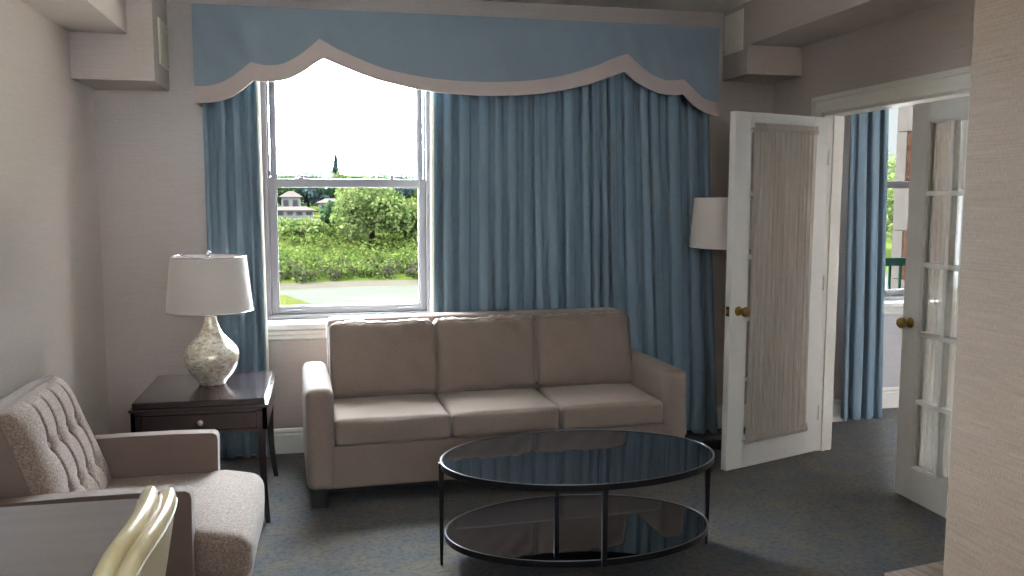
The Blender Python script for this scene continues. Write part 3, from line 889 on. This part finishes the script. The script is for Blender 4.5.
bm = bmesh.new(); merge(bm, lathe([(0.006, 0), (0.006, 0.012), (0.013, 0.014), (0.0145, 0.02), (0.011, 0.026), (0.004, 0.029)], 20), Matrix.Translation((0.02 - 0.015, -D_ / 2 - 0.004, 0.505)) @ Matrix.Rotation(math.pi / 2, 4, 'X'))
obj('drawer_knob', bm, 'glass knob', dw, True, 50)
def saber_leg(sx, sy, parent, mat, h, x, y, s0=0.042, s1=0.024, bow=0.05):
    bm = bmesh.new(); rings = []
    for k in range(13):
        t = k / 12; z = h * (1 - t); hs = (s0 + (s1 - s0) * t) / 2
        off = -0.012 * math.sin(t * math.pi) + bow * max(0, t - 0.35) ** 2
        cx, cy = x + sx * off * 0.4, y + sy * off
        rings.append([bm.verts.new((cx + a * hs, cy + b * hs, z)) for a, b in ((-1, -1), (1, -1), (1, 1), (-1, 1))])
    for a, b in zip(rings, rings[1:]):
        for i in range(4): bm.faces.new((a[i], a[(i + 1) % 4], b[(i + 1) % 4], b[i]))
    bm.faces.new(rings[0]); bm.faces.new(rings[-1])
    return mod_bevel(obj('leg', bm, mat, parent), 0.002)
for sx in (-1, 1):
    for sy in (-1, 1): saber_leg(sx, sy, et, 'espresso wood', 0.56, sx * (W_ / 2 - 0.022), sy * (D_ / 2 - 0.022), bow=0.10)

# ------------------------------------------------------------------ lamps
lt = thing('table_lamp', 'table lamp with mercury glass gourd base and white shade', 'lamp', (-0.580, 4.625, 0.6065))
bp = [(r_ * 0.93, z_) for r_, z_ in [(0.066, 0), (0.071, 0.004), (0.076, 0.016), (0.093, 0.034), (0.116, 0.062), (0.134, 0.096), (0.144, 0.130), (0.146, 0.155), (0.138, 0.180), (0.116, 0.208), (0.086, 0.236), (0.062, 0.262), (0.046, 0.290), (0.037, 0.320), (0.033, 0.350), (0.032, 0.378)]]
obj('lamp_base', lathe(bp, 56), 'mercury glass', lt, True, 60)
obj('neck_cap', lathe([(0.033, 0.378), (0.035, 0.382), (0.030, 0.388), (0.012, 0.392), (0.009, 0.44), (0.017, 0.442), (0.017, 0.49)], 24), 'chrome', lt, True, 40)
def shade(rb, rt, z0, z1, parent):
    bm = bmesh.new(); sg = 64; th = 0.002
    rr = [(rb, z0), (rb - 0.004 + (0), z0 + 0.0), ]
    rings = []
    for r, z in ((rb, z0), (rt, z1), (rt - th, z1), (rb - th, z0)):
        rings.append([bm.verts.new((r * math.cos(2 * math.pi * i / sg), r * math.sin(2 * math.pi * i / sg), z)) for i in range(sg)])
    for a, b in zip(rings, rings[1:] + rings[:1]):
        for i in range(sg): bm.faces.new((a[i], a[(i + 1) % sg], b[(i + 1) % sg], b[i]))
    s_ = obj('lamp_shade', bm, 'lamp shade linen', parent, True, 40)
    for r, z in ((rt, z1), (rb, z0)):
        obj('shade_rim', tube([(r * math.cos(2 * math.pi * i / 48), r * math.sin(2 * math.pi * i / 48), z) for i in range(48)], 0.0025, 6, closed=True), 'chrome', s_, True)
    bm = bmesh.new()
    for k in range(3):
        a = 2 * math.pi * k / 3 + 0.4
        merge(bm, tube([(0, 0, z1 - 0.012), (rt * 0.5 * math.cos(a), rt * 0.5 * math.sin(a), z1 - 0.012), ((rt - 0.003) * math.cos(a), (rt - 0.003) * math.sin(a), z1 - 0.002)], 0.0022, 6))
    merge(bm, lathe([(0.012, -0.015), (0.012, -0.009)], 16, (0, 0, z1)))
    obj('spider', bm, 'chrome', s_)
    return s_
shade(0.212, 0.184, 0.380, 0.655, lt)
obj('harp', tube([(0.012, 0, 0.44), (0.055, 0, 0.50), (0.055, 0, 0.58), (0.012, 0, 0.642), (-0.012, 0, 0.642), (-0.055, 0, 0.58), (-0.055, 0, 0.50), (-0.012, 0, 0.44)], 0.0025, 6), 'chrome', lt)
obj('finial', lathe([(0.004, 0.645), (0.007, 0.652), (0.004, 0.657), (0.012, 0.664), (0.014, 0.672), (0.009, 0.682), (0.003, 0.686)], 20), 'chrome', lt, True, 60)
obj('bulb', lathe([(0.013, 0.49), (0.014, 0.505), (0.028, 0.53), (0.030, 0.55), (0.022, 0.572), (0.004, 0.582)], 20), 'lamp shade linen', lt, True, 60)

fl = thing('floor_lamp', 'floor lamp with white drum shade behind the open door', 'lamp', (2.462, 5.0, 0))
obj('base', lathe([(0.14, 0), (0.14, 0.012), (0.13, 0.018), (0.03, 0.026), (0.015, 0.04)], 40), 'black iron', fl, True, 40)
obj('pole', lathe([(0.011, 0.035), (0.011, 1.30), (0.016, 1.305), (0.016, 1.36)], 16), 'black iron', fl, True, 40)
shade(0.250, 0.228, 1.253, 1.565, fl)
obj('finial', lathe([(0.004, 1.555), (0.010, 1.575), (0.003, 1.595)], 16), 'chrome', fl, True, 60)

# ------------------------------------------------------------------ coffee table
ct = thing('coffee_table', 'oval two tier coffee table of smoked glass and black iron', 'table', (1.06, 3.545, 0), math.radians(-1))
def ering(a, b, z0, z1, th, n=96):
    bm = bmesh.new(); rings = []
    for (q, z) in ((0, z0), (0, z1), (-th, z1), (-th, z0)):
        rings.append([bm.verts.new(((a + q) * math.cos(2 * math.pi * i / n), (b + q) * math.sin(2 * math.pi * i / n), z)) for i in range(n)])
    for r_, s_ in zip(rings, rings[1:] + rings[:1]):
        for i in range(n): bm.faces.new((r_[i], r_[(i + 1) % n], s_[(i + 1) % n], s_[i]))
    return bm
def edisc(a, b, z0, z1, n=96):
    bm = bmesh.new()
    A = [bm.verts.new((a * math.cos(2 * math.pi * i / n), b * math.sin(2 * math.pi * i / n), z0)) for i in range(n)]
    C_ = [bm.verts.new((a * math.cos(2 * math.pi * i / n), b * math.sin(2 * math.pi * i / n), z1)) for i in range(n)]
    for i in range(n): bm.faces.new((A[i], A[(i + 1) % n], C_[(i + 1) % n], C_[i]))
    bm.faces.new(A); bm.faces.new(C_)
    return bm
TA, TB_ = 0.605, 0.40
for (a, b, z) in ((TA, TB_, 0.45), (TA - 0.018, TB_ - 0.018, 0.135)):
    rim = mod_bevel(obj('rim', ering(a, b, z - 0.026, z, 0.010), 'black iron', ct), 0.0015)
    obj('bright_edge', tube([((a - 0.003) * math.cos(2 * math.pi * i / 96), (b - 0.003) * math.sin(2 * math.pi * i / 96), z) for i in range(96)], 0.0022, 6, closed=True), 'steel rim', rim, True)
    g_ = edisc(a - 0.010, b - 0.010, z - 0.010, z - 0.002)
    o = obj('glass_top' if z > 0.3 else 'glass_shelf', g_, 'smoked table glass', ct)
for k in range(4):
    a = math.pi / 2 * k
    x, y = (TA - 0.004) * math.cos(a), (TB_ - (0.004 if k % 2 == 0 else 0.014)) * math.sin(a)
    bm = bmesh.new(); rings = []
    for (z, hw) in (((0, 0.0055), (0.135, 0.0085), (0.43, 0.0115), (0.449, 0.0115)) if k % 2 == 0 else ((0.112, 0.010), (0.28, 0.0105), (0.43, 0.0115), (0.449, 0.0115))):
        rings.append([bm.verts.new((x + p_ * hw, y + q_ * hw, z)) for p_, q_ in ((-1, -1), (1, -1), (1, 1), (-1, 1))])
    for r_, s_ in zip(rings, rings[1:]):
        for i in range(4): bm.faces.new((r_[i], r_[(i + 1) % 4], s_[(i + 1) % 4], s_[i]))
    bm.faces.new(rings[0]); bm.faces.new(rings[-1])
    mod_bevel(obj('leg' if k % 2 == 0 else 'post', bm, 'black iron', ct), 0.0015)

# ------------------------------------------------------------------ armchair (faces +x)
ac = thing('armchair', 'taupe tweed armchair with button tufted back beside the left wall', 'armchair', (-0.72, 3.33, 0))
AO = Vector((-0.72, 3.33, 0))
def L(bm):
    for v in bm.verts: v.co -= AO
    return bm
# seat base and cushion (wider in front of the arms)
obj('seat_base', L(rbox(-1.02, -0.34, 2.99, 3.66, 0.17, 0.31, 0.02, 6)), 'armchair tweed', ac, True)
bm = rbox(-0.98, -0.27, 3.005, 3.655, 0.29, 0.445, 0.045, 14, (0.012, 0.0, 0.018), 5, 0.004, 4)
for v in bm.verts:                                       # T shaped front
    k = max(0, min(1, (v.co.x + 0.475) / 0.035))
    if k > 0: v.co.y = 3.33 + (v.co.y - 3.33) * (1 + 0.17 * k * k * (3 - 2 * k))
    v.co.z -= 0.035 * max(0, (v.co.x + 0.55)) ** 2 / 0.08
obj('seat_cushion', L(bm), 'armchair tweed', ac, True)
bm = rbox(-0.455, -0.285, 2.955, 3.705, 0.17, 0.295, 0.02, 6)
obj('front_rail', L(bm), 'armchair tweed', ac, True)
def arm(y0, y1):
    """thin upholstered arm: outline in (x,z) extruded over y"""
    pl = [(-1.02, 0.16), (-0.46, 0.16), (-0.452, 0.18), (-0.447, 0.575), (-0.452, 0.592), (-0.466, 0.600), (-0.62, 0.604), (-0.80, 0.603), (-0.92, 0.600), (-1.05, 0.594)]
    return prism(pl, y0, y1)
for (y0, y1) in ((2.935, 3.0), (3.66, 3.725)):
    o = obj('arm', L(arm(y0, y1)), 'armchair arm cloth', ac)
    mod_bevel(o, 0.012, 3)
    s_ = -1 if y0 < 3.3 else 1
# back: local frame, u across (y), v up the back, w out of the back; leans back
BWID, BH = 0.665, 0.495
lean = math.radians(20)
def backpt(u, v, w):
    """u -.5...5, v 0..1 (height), w thickness outwards (towards +x)"""
    x = -0.880 - v * BH * math.sin(lean) + w * math.cos(lean)
    z = 0.40 + v * BH * math.cos(lean) + w * math.sin(lean)
    y = 3.33 + u * BWID * (1 - 0.06 * v)
    return Vector((x, y, z))
bm = bmesh.new(); nu, nv = 150, 80
BU = (-0.25, -0.075, 0.10, 0.275)
btn = [(u_, 0.64) for u_ in BU] + [(u_, 0.29) for u_ in BU]
def bulge(u, v):
    e = (1 - abs(2 * u) ** 5) * (1 - abs(2 * v - 1) ** 7)
    w_ = 0.075 * max(0, e) ** 0.45
    d = 0
    for (bu, bv) in btn:
        r2 = ((u - bu) / 0.045) ** 2 + ((v - bv) / 0.055) ** 2
        d += 0.016 * math.exp(-r2 * 1.2) + 0.008 * math.exp(-r2 * 0.18)
    for bu in BU:
        wob = bu + 0.005 * math.sin(v * 9 + bu * 30)
        d += 0.0075 * math.exp(-((u - wob) / 0.013) ** 2) * (1.0 if v > 0.29 else max(0, 1 - (0.29 - v) * 3))
    return w_ - d * max(0, e)
G = [[bm.verts.new(backpt(-0.5 + i / nu, j / nv, bulge(-0.5 + i / nu, j / nv))) for i in range(nu + 1)] for j in range(nv + 1)]
for j in range(nv):
    for i in range(nu): bm.faces.new((G[j][i], G[j][i + 1], G[j + 1][i + 1], G[j + 1][i]))
# give the pad a back side
H = [[bm.verts.new(backpt(-0.5 + i / nu, j / nv, -0.01)) for i in (0, nu)] for j in (0, nv)]
bo = [G[0][i] for i in range(nu + 1)] + [G[j][nu] for j in range(1, nv + 1)] + [G[nv][i] for i in range(nu - 1, -1, -1)] + [G[j][0] for j in range(nv - 1, 0, -1)]
bb_ = [bm.verts.new(v.co - Vector((math.cos(lean), 0, math.sin(lean))) * 0.012) for v in bo]
for i in range(len(bo)): bm.faces.new((bo[i], bo[(i + 1) % len(bo)], bb_[(i + 1) % len(bo)], bb_[i]))
for row in H:
    for v in row: bm.verts.remove(v)
pad = obj('tufted_back', L(bm), 'armchair tweed', ac, True)
for (bu, bv) in btn:
    c = backpt(bu, bv, bulge(bu, bv) + 0.004)
    bm = bmesh.new()
    merge(bm, lathe([(0.015, -0.004), (0.015, 0.002), (0.012, 0.006), (0.005, 0.009)], 16), Matrix.Translation(c) @ Matrix.Rotation(math.pi / 2 - lean, 4, 'Y'))
    obj('button', L(bm), 'armchair tweed', pad, True)
# shell behind the pad
bm = rbox(-0.5, 0.5, 0, 1, 0, 1, 0.03, 10)
for v in bm.verts:
    t = v.co.copy(); v.co = backpt(t.x * 1.03, t.y * 1.02 - 0.3 * (1 - t.y) * 0.6, -0.09 + t.z * 0.095)
obj('back_shell', L(bm), 'armchair arm cloth', ac, True)
for (lx, ly) in ((-0.40, 3.0), (-0.40, 3.66), (-0.97, 3.0), (-0.97, 3.66)):
    saber = bmesh.new()
    merge(saber, lathe([(0.012, 0), (0.022, 0.175)], 4), Matrix.Translation((lx, ly, 0)) @ Matrix.Rotation(math.pi / 4, 4, 'Z'))
    obj('leg', L(saber), 'espresso wood', ac)

# ------------------------------------------------------------------ dining table and chair in the left foreground
dt = thing('dining_table', 'dark laminate dining table in the lower left foreground', 'table', (-0.86, 1.742, 0))
obj('table_top', B(-0.37, 0.382, -0.75, 0.70, 0.722, 0.752, bev=0.004), 'dark table laminate', dt)
obj('apron', B(-0.31, 0.26, -0.67, 0.62, 0.65, 0.722), 'black lacquer', dt)
obj('pedestal', lathe([(0.055, 0.05), (0.04, 0.12), (0.04, 0.60), (0.07, 0.65)], 24), 'black lacquer', dt, True, 40)
for k in range(4):
    a = math.pi / 4 + math.pi / 2 * k
    bm = bmesh.new(); merge(bm, B(0.02, 0.36, -0.025, 0.025, 0.0, 0.06, bev=0.006), Matrix.Rotation(a, 4, 'Z'))
    obj('foot', bm, 'black lacquer', dt)

dc = thing('dining_chair', 'cream vinyl dining chair with thick rolled back pulled up to dark table', 'chair', (-0.60, 1.90, 0))
# faces -x; back on the +x side, leaning out; built in local coordinates
def dback(s, q, side):
    pass
def chair_back():
    """thick pad swept across y; section: front pad, welt groove, back pad"""
    bm = bmesh.new()
    ny, ns = 44, 72
    rows = []
    for i in range(ny + 1):
        t = -1 + 2 * i / ny
        y = 0.235 * math.sin(t * math.pi / 2) * (1.0)
        # the top edge drops and the pad narrows at the two ends
        e = abs(t)
        topz = 0.908 - 0.10 * e ** 5 - 0.02 * e ** 2
        curve = -0.024 * (y / 0.235) ** 2            # wraps round the sitter
        rr = 1.0 * math.sqrt(max(0.0, 1 - e ** 6)) * 0.999 + 0.001
        row = []
        for k in range(ns):
            q = k / ns
            # closed section in (d, h): d = thickness direction, h = height; starts bottom front, goes up, over, down the back
            if q < 0.38:
                h = q / 0.38; d = -0.038 - 0.004 * math.sin(h * math.pi); hh = h * 0.93
            elif q < 0.51:                      # front roll
                a = (q - 0.38) / 0.13 * math.pi
                d = -0.019 - 0.021 * math.cos(a); hh = 0.93 + 0.07 * math.sin(a)
            elif q < 0.64:                      # rear roll, a little lower
                a = (q - 0.51) / 0.13 * math.pi
                d = 0.022 - 0.020 * math.cos(a); hh = 0.925 + 0.06 * math.sin(a)
            else:
                h = 1 - (q - 0.64) / 0.36; d = 0.042 + 0.006 * math.sin(h * math.pi); hh = h * 0.925
            z = 0.44 + (topz - 0.44) * hh
            w_ = 1 - 0.13 * (1 - hh)
            x = 0.215 + curve + 0.20 * (z - 0.44) + d * (0.25 + 0.75 * rr)
            row.append(bm.verts.new((x, y * w_, z)))
        rows.append(row)
    for a, b in zip(rows, rows[1:]):
        for k in range(ns): bm.faces.new((a[k], a[(k + 1) % ns], b[(k + 1) % ns], b[k]))
    bm.faces.new(rows[0]); bm.faces.new(rows[-1])
    return bm
cb = obj('backrest', chair_back(), 'cream vinyl', dc, True)
for dd in (-0.040, 0.043):                     # stitched welts along the rolls
    P = []
    for i in range(41):
        t = -1 + 2 * i / 40; y = 0.2335 * math.sin(t * math.pi / 2); e = abs(t)
        tz = 0.908 - 0.10 * e ** 5 - 0.02 * e ** 2; z = 0.44 + (tz - 0.44) * 0.925
        rr = math.sqrt(max(0.0, 1 - e ** 6)) * 0.999 + 0.001
        P.append((0.215 - 0.024 * (y / 0.235) ** 2 + 0.20 * (z - 0.44) + dd * (0.25 + 0.75 * rr), y * (1 - 0.13 * 0.075), z))
    obj('welt', tube(P, 0.0028, 6), 'white stitching', cb, True)
obj('seat', rbox(-0.24, 0.215, -0.225, 0.225, 0.40, 0.475, 0.03, 10, (0, 0, 0.012)), 'cream vinyl', dc, True)
obj('seat_frame', B(-0.22, 0.21, -0.205, 0.205, 0.355, 0.402, bev=0.003), 'espresso wood', dc)
for sx in (-1, 1):
    for sy in (-1, 1):
        bm = bmesh.new()
        merge(bm, lathe([(0.017, 0), (0.026, 0.37)], 4), Matrix.Translation((sx * 0.19, sy * 0.18, 0)) @ Matrix.Rotation(math.pi / 4, 4, 'Z'))
        obj('leg', bm, 'espresso wood', dc)
dc.location = (-0.680, 1.91, 0.0)

# ------------------------------------------------------------------ low wooden table behind the near wall corner
lo_ = thing('side_table', 'low wood topped table at bottom right beside the jutting wall', 'table', (2.105, 2.36, 0), math.radians(10))
obj('table_top', B(-0.34, 0.45, -0.10, 0.10, 0.325, 0.352, bev=0.003), 'walnut planks', lo_)
obj('apron', B(-0.335, 0.445, -0.095, 0.095, 0.27, 0.326), 'black lacquer', lo_)
for sx in (-0.31, 0.42):
    for sy in (-0.075, 0.075): obj('leg', B(sx - 0.018, sx + 0.018, sy - 0.018, sy + 0.018, 0, 0.272), 'black lacquer', lo_)

# ------------------------------------------------------------------ outside
def ground(name, mat, pts_fn, xs, ys, seed=0):
    bm = bmesh.new(); V = [[bm.verts.new(pts_fn(x, y)) for x in xs] for y in ys]
    for j in range(len(ys) - 1):
        for i in range(len(xs) - 1): bm.faces.new((V[j][i], V[j][i + 1], V[j + 1][i + 1], V[j + 1][i]))
    return obj(name, bm, mat, None, True)
ZR = -12.5
def shore(x): return 136 + 2.5 * math.sin(x * 0.06 + 1) + 1.2 * math.sin(x * 0.21)
def bank(x, t):
    """t = distance beyond the shore"""
    prof = [(-3, -0.4), (0, 0.05), (4, 0.7), (12, 2.2), (38, 6.4), (75, 8.0), (95, 9.0), (120, 9.6), (200, 11.5), (420, 15)]
    for (a, b) in zip(prof, prof[1:]):
        if a[0] <= t <= b[0]: return ZR + a[1] + (b[1] - a[1]) * (t - a[0]) / (b[0] - a[0])
    return ZR + prof[-1][1]
xs = [-160 + 8 * i for i in range(56)]
struct(ground('ground_far_bank', 'meadow ground', lambda x, y: (x, shore(x) + y, bank(x, y) + (0.3 * noise.noise(Vector((x * .1, y * .1, 0))) if y > 6 else 0)), xs, [2.5, 6, 12, 20, 30, 38, 50, 62, 75, 95, 120, 160, 200, 300, 420]))
struct(ground('ground_sandy_shore', 'river sand', lambda x, y: (x, shore(x) + y, bank(x, y) + 0.03), xs, [-3, 0, 1.5, 3.2]))
struct(ground('ground_gravel_lot', 'river sand', lambda x, y: (x, shore(x) + y, bank(x, y) + 0.5), [-40, -20, -10, -4, 1], [64, 72, 82]))
struct(ground('river', 'river water', lambda x, y: (x, y, ZR), [-160, -80, 0, 80, 160, 280], [90, 110, 130, 150]))
def near_edge(x): return 131 - 3.0 * (x + 6) if x > -6 else 131 + 0.1 * (-6 - x)
struct(obj('bounce_ground', B(-60, 30, 5.86, 80, -3.2, -3.0) if False else B(-70, 60, 6.2, 88, ZR + 0.3, ZR + 0.5), 'pale bounce paving'))  # unseen pale ground below the sill, added to bounce light onto the ceiling
struct(ground('ground_near_bank', 'lawn grass', lambda x, y: (x, max(5.9 + (near_edge(max(-60, min(x, 6))) - 5.9) * y, 5.9), ZR + 0.25 - (0.5 if y > 0.999 else 0) ), [-160, -60, -30, -20, -14, -10, -8, -6, -4, -2, 0, 2, 4, 6, 20, 60, 280], [0, 0.5, 0.9, 0.97, 1.0]))

def leafcloud(bm, c, rx, ry, rz, n, s, rnd, shell=0.55, cone=False):
    for _ in range(n):
        while True:
            d = Vector((rnd.gauss(0, 1), rnd.gauss(0, 1), rnd.gauss(0, 1)))
            if d.length > 0.01: break
        d.normalize()
        r = shell + (1 - shell) * rnd.random() ** 0.5
        p = Vector((d.x * rx * r, d.y * ry * r, d.z * rz * r))
        if cone:
            hz = rnd.random(); a = rnd.uniform(0, 6.283); rr = (1 - hz) * (0.75 + 0.3 * rnd.random())
            p = Vector((math.cos(a) * rx * rr, math.sin(a) * ry * rr, (hz * 2 - 1) * rz))
        bump_ = 1 + 0.28 * noise.noise(p * (1.6 / max(0.6, min(rx, rz))) + Vector((c[0], c[1], 0)))
        p = p * bump_ + Vector(c)
        a = Vector((rnd.gauss(0, 1), rnd.gauss(0, 1), rnd.gauss(0, 1))).normalized(); b_ = a.cross(Vector((rnd.gauss(0, 1), rnd.gauss(0, 1), rnd.gauss(0, 1)))).normalized()
        k = s * rnd.uniform(0.6, 1.3)
        vs = [bm.verts.new(p + a * k * x + b_ * k * y) for x, y in ((-1, -0.4), (0, -0.9), (1, 0), (0.1, 0.8))]
        bm.faces.new(vs)
def gz(x, y): return bank(x, y - shore(x))
rnd = random.Random(5)
def tree(label, x, y, h, r, mat, n=1200, s=0.35, cone=False, lobes=6, group='trees across the river', name='tree', zb=None, low=0.38):
    z = gz(x, y) if zb is None else zb
    t = thing(name, label, 'tree', (x, y, z), 0, group)
    bm = bmesh.new()
    if cone:
        leafcloud(bm, (0, 0, h * 0.56), r, r, h * 0.46, n, s, rnd, cone=True)
    else:
        leafcloud(bm, (0, 0, h * 0.6), r * 0.7, r * 0.7, h * 0.36, n // 3, s, rnd)
        for k in range(lobes):
            a = 2 * math.pi * k / lobes + rnd.uniform(-.4, .4); q = r * rnd.uniform(0.45, 0.62)
            leafcloud(bm, (math.cos(a) * q, math.sin(a) * q, h * rnd.uniform(low, 0.74)), r * 0.45, r * 0.45, h * rnd.uniform(0.2, 0.28), n // lobes, s, rnd)
    obj('crown', bm, mat, t)
    obj('trunk', tube([(0, 0, -0.3), (0.1, 0, h * 0.3), (0, 0.1, h * 0.7)], 0.2, 8, radii=[r * 0.06 + 0.1, r * 0.045 + 0.08, 0.05]), 'bark', t)
    return t
def pol(px, d):
    a = 0.21165 + math.atan((px - 512) / 870); return d * math.sin(a), d * math.cos(a)
# the big pale willow-like tree right of centre and the ones round it
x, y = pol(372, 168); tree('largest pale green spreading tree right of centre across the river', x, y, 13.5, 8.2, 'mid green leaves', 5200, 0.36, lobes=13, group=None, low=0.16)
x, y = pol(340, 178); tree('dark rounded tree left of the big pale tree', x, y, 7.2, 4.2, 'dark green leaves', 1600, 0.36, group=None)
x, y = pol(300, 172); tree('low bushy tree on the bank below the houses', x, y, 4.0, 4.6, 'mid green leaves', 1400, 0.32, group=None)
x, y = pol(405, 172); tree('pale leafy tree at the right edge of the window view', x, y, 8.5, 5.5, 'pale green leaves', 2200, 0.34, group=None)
# skyline rows
sky_ = [(268, 275, 9, 7, 0, 'leftmost green tree of the far skyline, left of the bungalow'),
        (284, 262, 11.5, 6.5, 1, 'dark green tree on the skyline just behind the long bungalow'),
        (296, 280, 12, 7, 0, 'pale rounded tree rising behind the white gabled house'),
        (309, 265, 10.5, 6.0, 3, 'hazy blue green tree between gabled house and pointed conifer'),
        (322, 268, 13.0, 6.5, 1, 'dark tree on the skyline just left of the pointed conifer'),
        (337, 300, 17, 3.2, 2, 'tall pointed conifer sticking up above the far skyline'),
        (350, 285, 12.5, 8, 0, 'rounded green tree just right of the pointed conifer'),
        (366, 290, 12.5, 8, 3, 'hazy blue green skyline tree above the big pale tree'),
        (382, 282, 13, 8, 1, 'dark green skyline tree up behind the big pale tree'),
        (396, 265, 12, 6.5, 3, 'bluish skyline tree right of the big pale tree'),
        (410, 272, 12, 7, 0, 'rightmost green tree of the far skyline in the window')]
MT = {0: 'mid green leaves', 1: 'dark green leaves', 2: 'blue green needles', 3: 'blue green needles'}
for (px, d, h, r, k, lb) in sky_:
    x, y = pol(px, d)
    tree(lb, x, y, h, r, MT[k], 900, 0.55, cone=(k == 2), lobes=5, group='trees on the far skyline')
bm = bmesh.new(); rw_ = random.Random(31)
for i in range(150):
    x = -110 + i * 2.6 + rw_.uniform(-1, 1); y = 315 + rw_.uniform(-6, 6); h = rw_.uniform(9, 14)
    leafcloud(bm, (x, y, gz(x, y) + h * 0.45), 4.5, 4.5, h * 0.5, 90, 0.7, rw_)
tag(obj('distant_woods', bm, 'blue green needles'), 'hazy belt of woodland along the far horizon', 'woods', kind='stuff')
# undergrowth of the bank: nobody could count it
bm = bmesh.new(); rb_ = random.Random(9)
for _ in range(1300):
    x = rb_.uniform(-45, 60); t = rb_.uniform(4.5, 62) if rb_.random() < 0.8 else rb_.uniform(4, 16)
    if -14 < x < 24 or rb_.random() < 0.5:
        y = shore(x) + t; z = gz(x, y); r = rb_.uniform(1.0, 2.4)
        leafcloud(bm, (x, y, z + r * 0.5), r, r, r * 0.8, 60, 0.24, rb_)
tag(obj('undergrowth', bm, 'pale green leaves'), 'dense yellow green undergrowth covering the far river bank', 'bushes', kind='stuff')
bm = bmesh.new()
for _ in range(150):
    x = rb_.uniform(-40, 55); t = rb_.uniform(3.5, 8); y = shore(x) + t; z = gz(x, y); r = rb_.uniform(0.8, 1.8)
    leafcloud(bm, (x, y, z + r * 0.8), r * 0.8, r * 0.8, r, 50, 0.2, rb_)
tag(obj('shoreline_brush', bm, 'grey brush twigs'), 'pale grey brush growing along the sandy shoreline', 'bushes', kind='stuff')
# sandy path across the slope, right
def house(label, px, d, w_, h, roof_h, dep, rz=0.0, nwin=4):
    x, y = pol(px, d); z = gz(x, y)
    t = thing('house', label, 'house', (x, y, z), rz)
    obj('walls', B(-w_ / 2, w_ / 2, -dep / 2, dep / 2, -0.5, h), 'house siding', t)
    bm = bmesh.new(); e = 0.7
    P = [(-w_ / 2 - e, -dep / 2 - e, h), (w_ / 2 + e, -dep / 2 - e, h), (w_ / 2 + e, dep / 2 + e, h), (-w_ / 2 - e, dep / 2 + e, h), (-w_ / 2 + dep * 0.3, 0, h + roof_h), (w_ / 2 - dep * 0.3, 0, h + roof_h)]
    v = [bm.verts.new(p) for p in P]
    for f in ((0, 1, 5, 4), (1, 2, 5), (2, 3, 4, 5), (3, 0, 4), (3, 2, 1, 0)): bm.faces.new([v[i] for i in f])
    obj('roof', bm, 'house roofing', t)
    for k in range(nwin):
        cx = -w_ / 2 + w_ * (k + 0.5) / nwin
        obj('window', B(cx - 0.7, cx + 0.7, -dep / 2 - 0.05, -dep / 2 + 0.05, h * 0.35, h * 0.82), 'house window', t)
    return t
house('long white bungalow at the left of the far bank', 291, 228, 11.5, 1.9, 0.9, 6, 0.0, 5)
house('white gabled house behind the long bungalow', 292, 250, 5.0, 4.6, 1.6, 6, 0.0, 2)
house('small white house in the middle of the far bank', 336, 246, 9, 3.2, 1.2, 6, 0.0, 3)
house('white house at the right edge of the far bank', 417, 222, 8, 2.9, 1.3, 6, 0.0, 3)
# hills
bm = bmesh.new(); A = []; C_ = []
for i in range(81):
    x = -400 + 14 * i; z = 3.5 + 3.5 * noise.noise(Vector((x * 0.008, 0, 2)))
    A.append(bm.verts.new((x, 560, -4))); C_.append(bm.verts.new((x, 640, z)))
D2 = [bm.verts.new((v.co.x, 760, -4)) for v in A]
for i in range(80): bm.faces.new((A[i], A[i + 1], C_[i + 1], C_[i])); bm.faces.new((C_[i], C_[i + 1], D2[i + 1], D2[i]))
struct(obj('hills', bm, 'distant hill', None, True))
# brick wing of the building outside the next room
struct(obj('wall_brick_wing', B(6.0, 9.0, 6.4, 8.315, -14, 9), 'orange brick'))
bm = bmesh.new(); k = 0; z = -6.06
while z < 6:
    wq = 0.17 if k % 2 else 0.31
    bx(bm, 5.985, 6.35, 8.33 - wq, 8.33, z, z + 0.515, bev=0.006)
    z += 0.52; k += 1
struct(obj('trim_3', bm, 'quoin stone'))
rl = thing('balcony_railing', 'teal painted railing outside the next room window', 'railing', (5.2, 7.9, 0.45))
obj('top_rail', B(-0.65, 0.78, -0.03, 0.03, 0.42, 0.50), 'teal paint', rl)
obj('bottom_rail', B(-0.65, 0.78, -0.02, 0.02, 0.0, 0.04), 'teal paint', rl)
for i in range(12): obj('baluster', B(-0.62 + i * 0.12, -0.60 + i * 0.12, -0.01, 0.01, 0.0, 0.45), 'teal paint', rl)
struct(obj('balcony_slab', B(4.5, 6.0, 5.86, 8.0, 0.25, 0.45), 'quoin stone'))
for px, d, h, r, lb in ((881, 185, 17, 8, 'pale green tree seen through the next room window, nearer one'), (889, 220, 19, 9, 'green tree seen through the next room window, farther one')):
    x, y = pol(px, d); tree(lb, x, y, h, r, 'mid green leaves', 1600, 0.4, group=None)
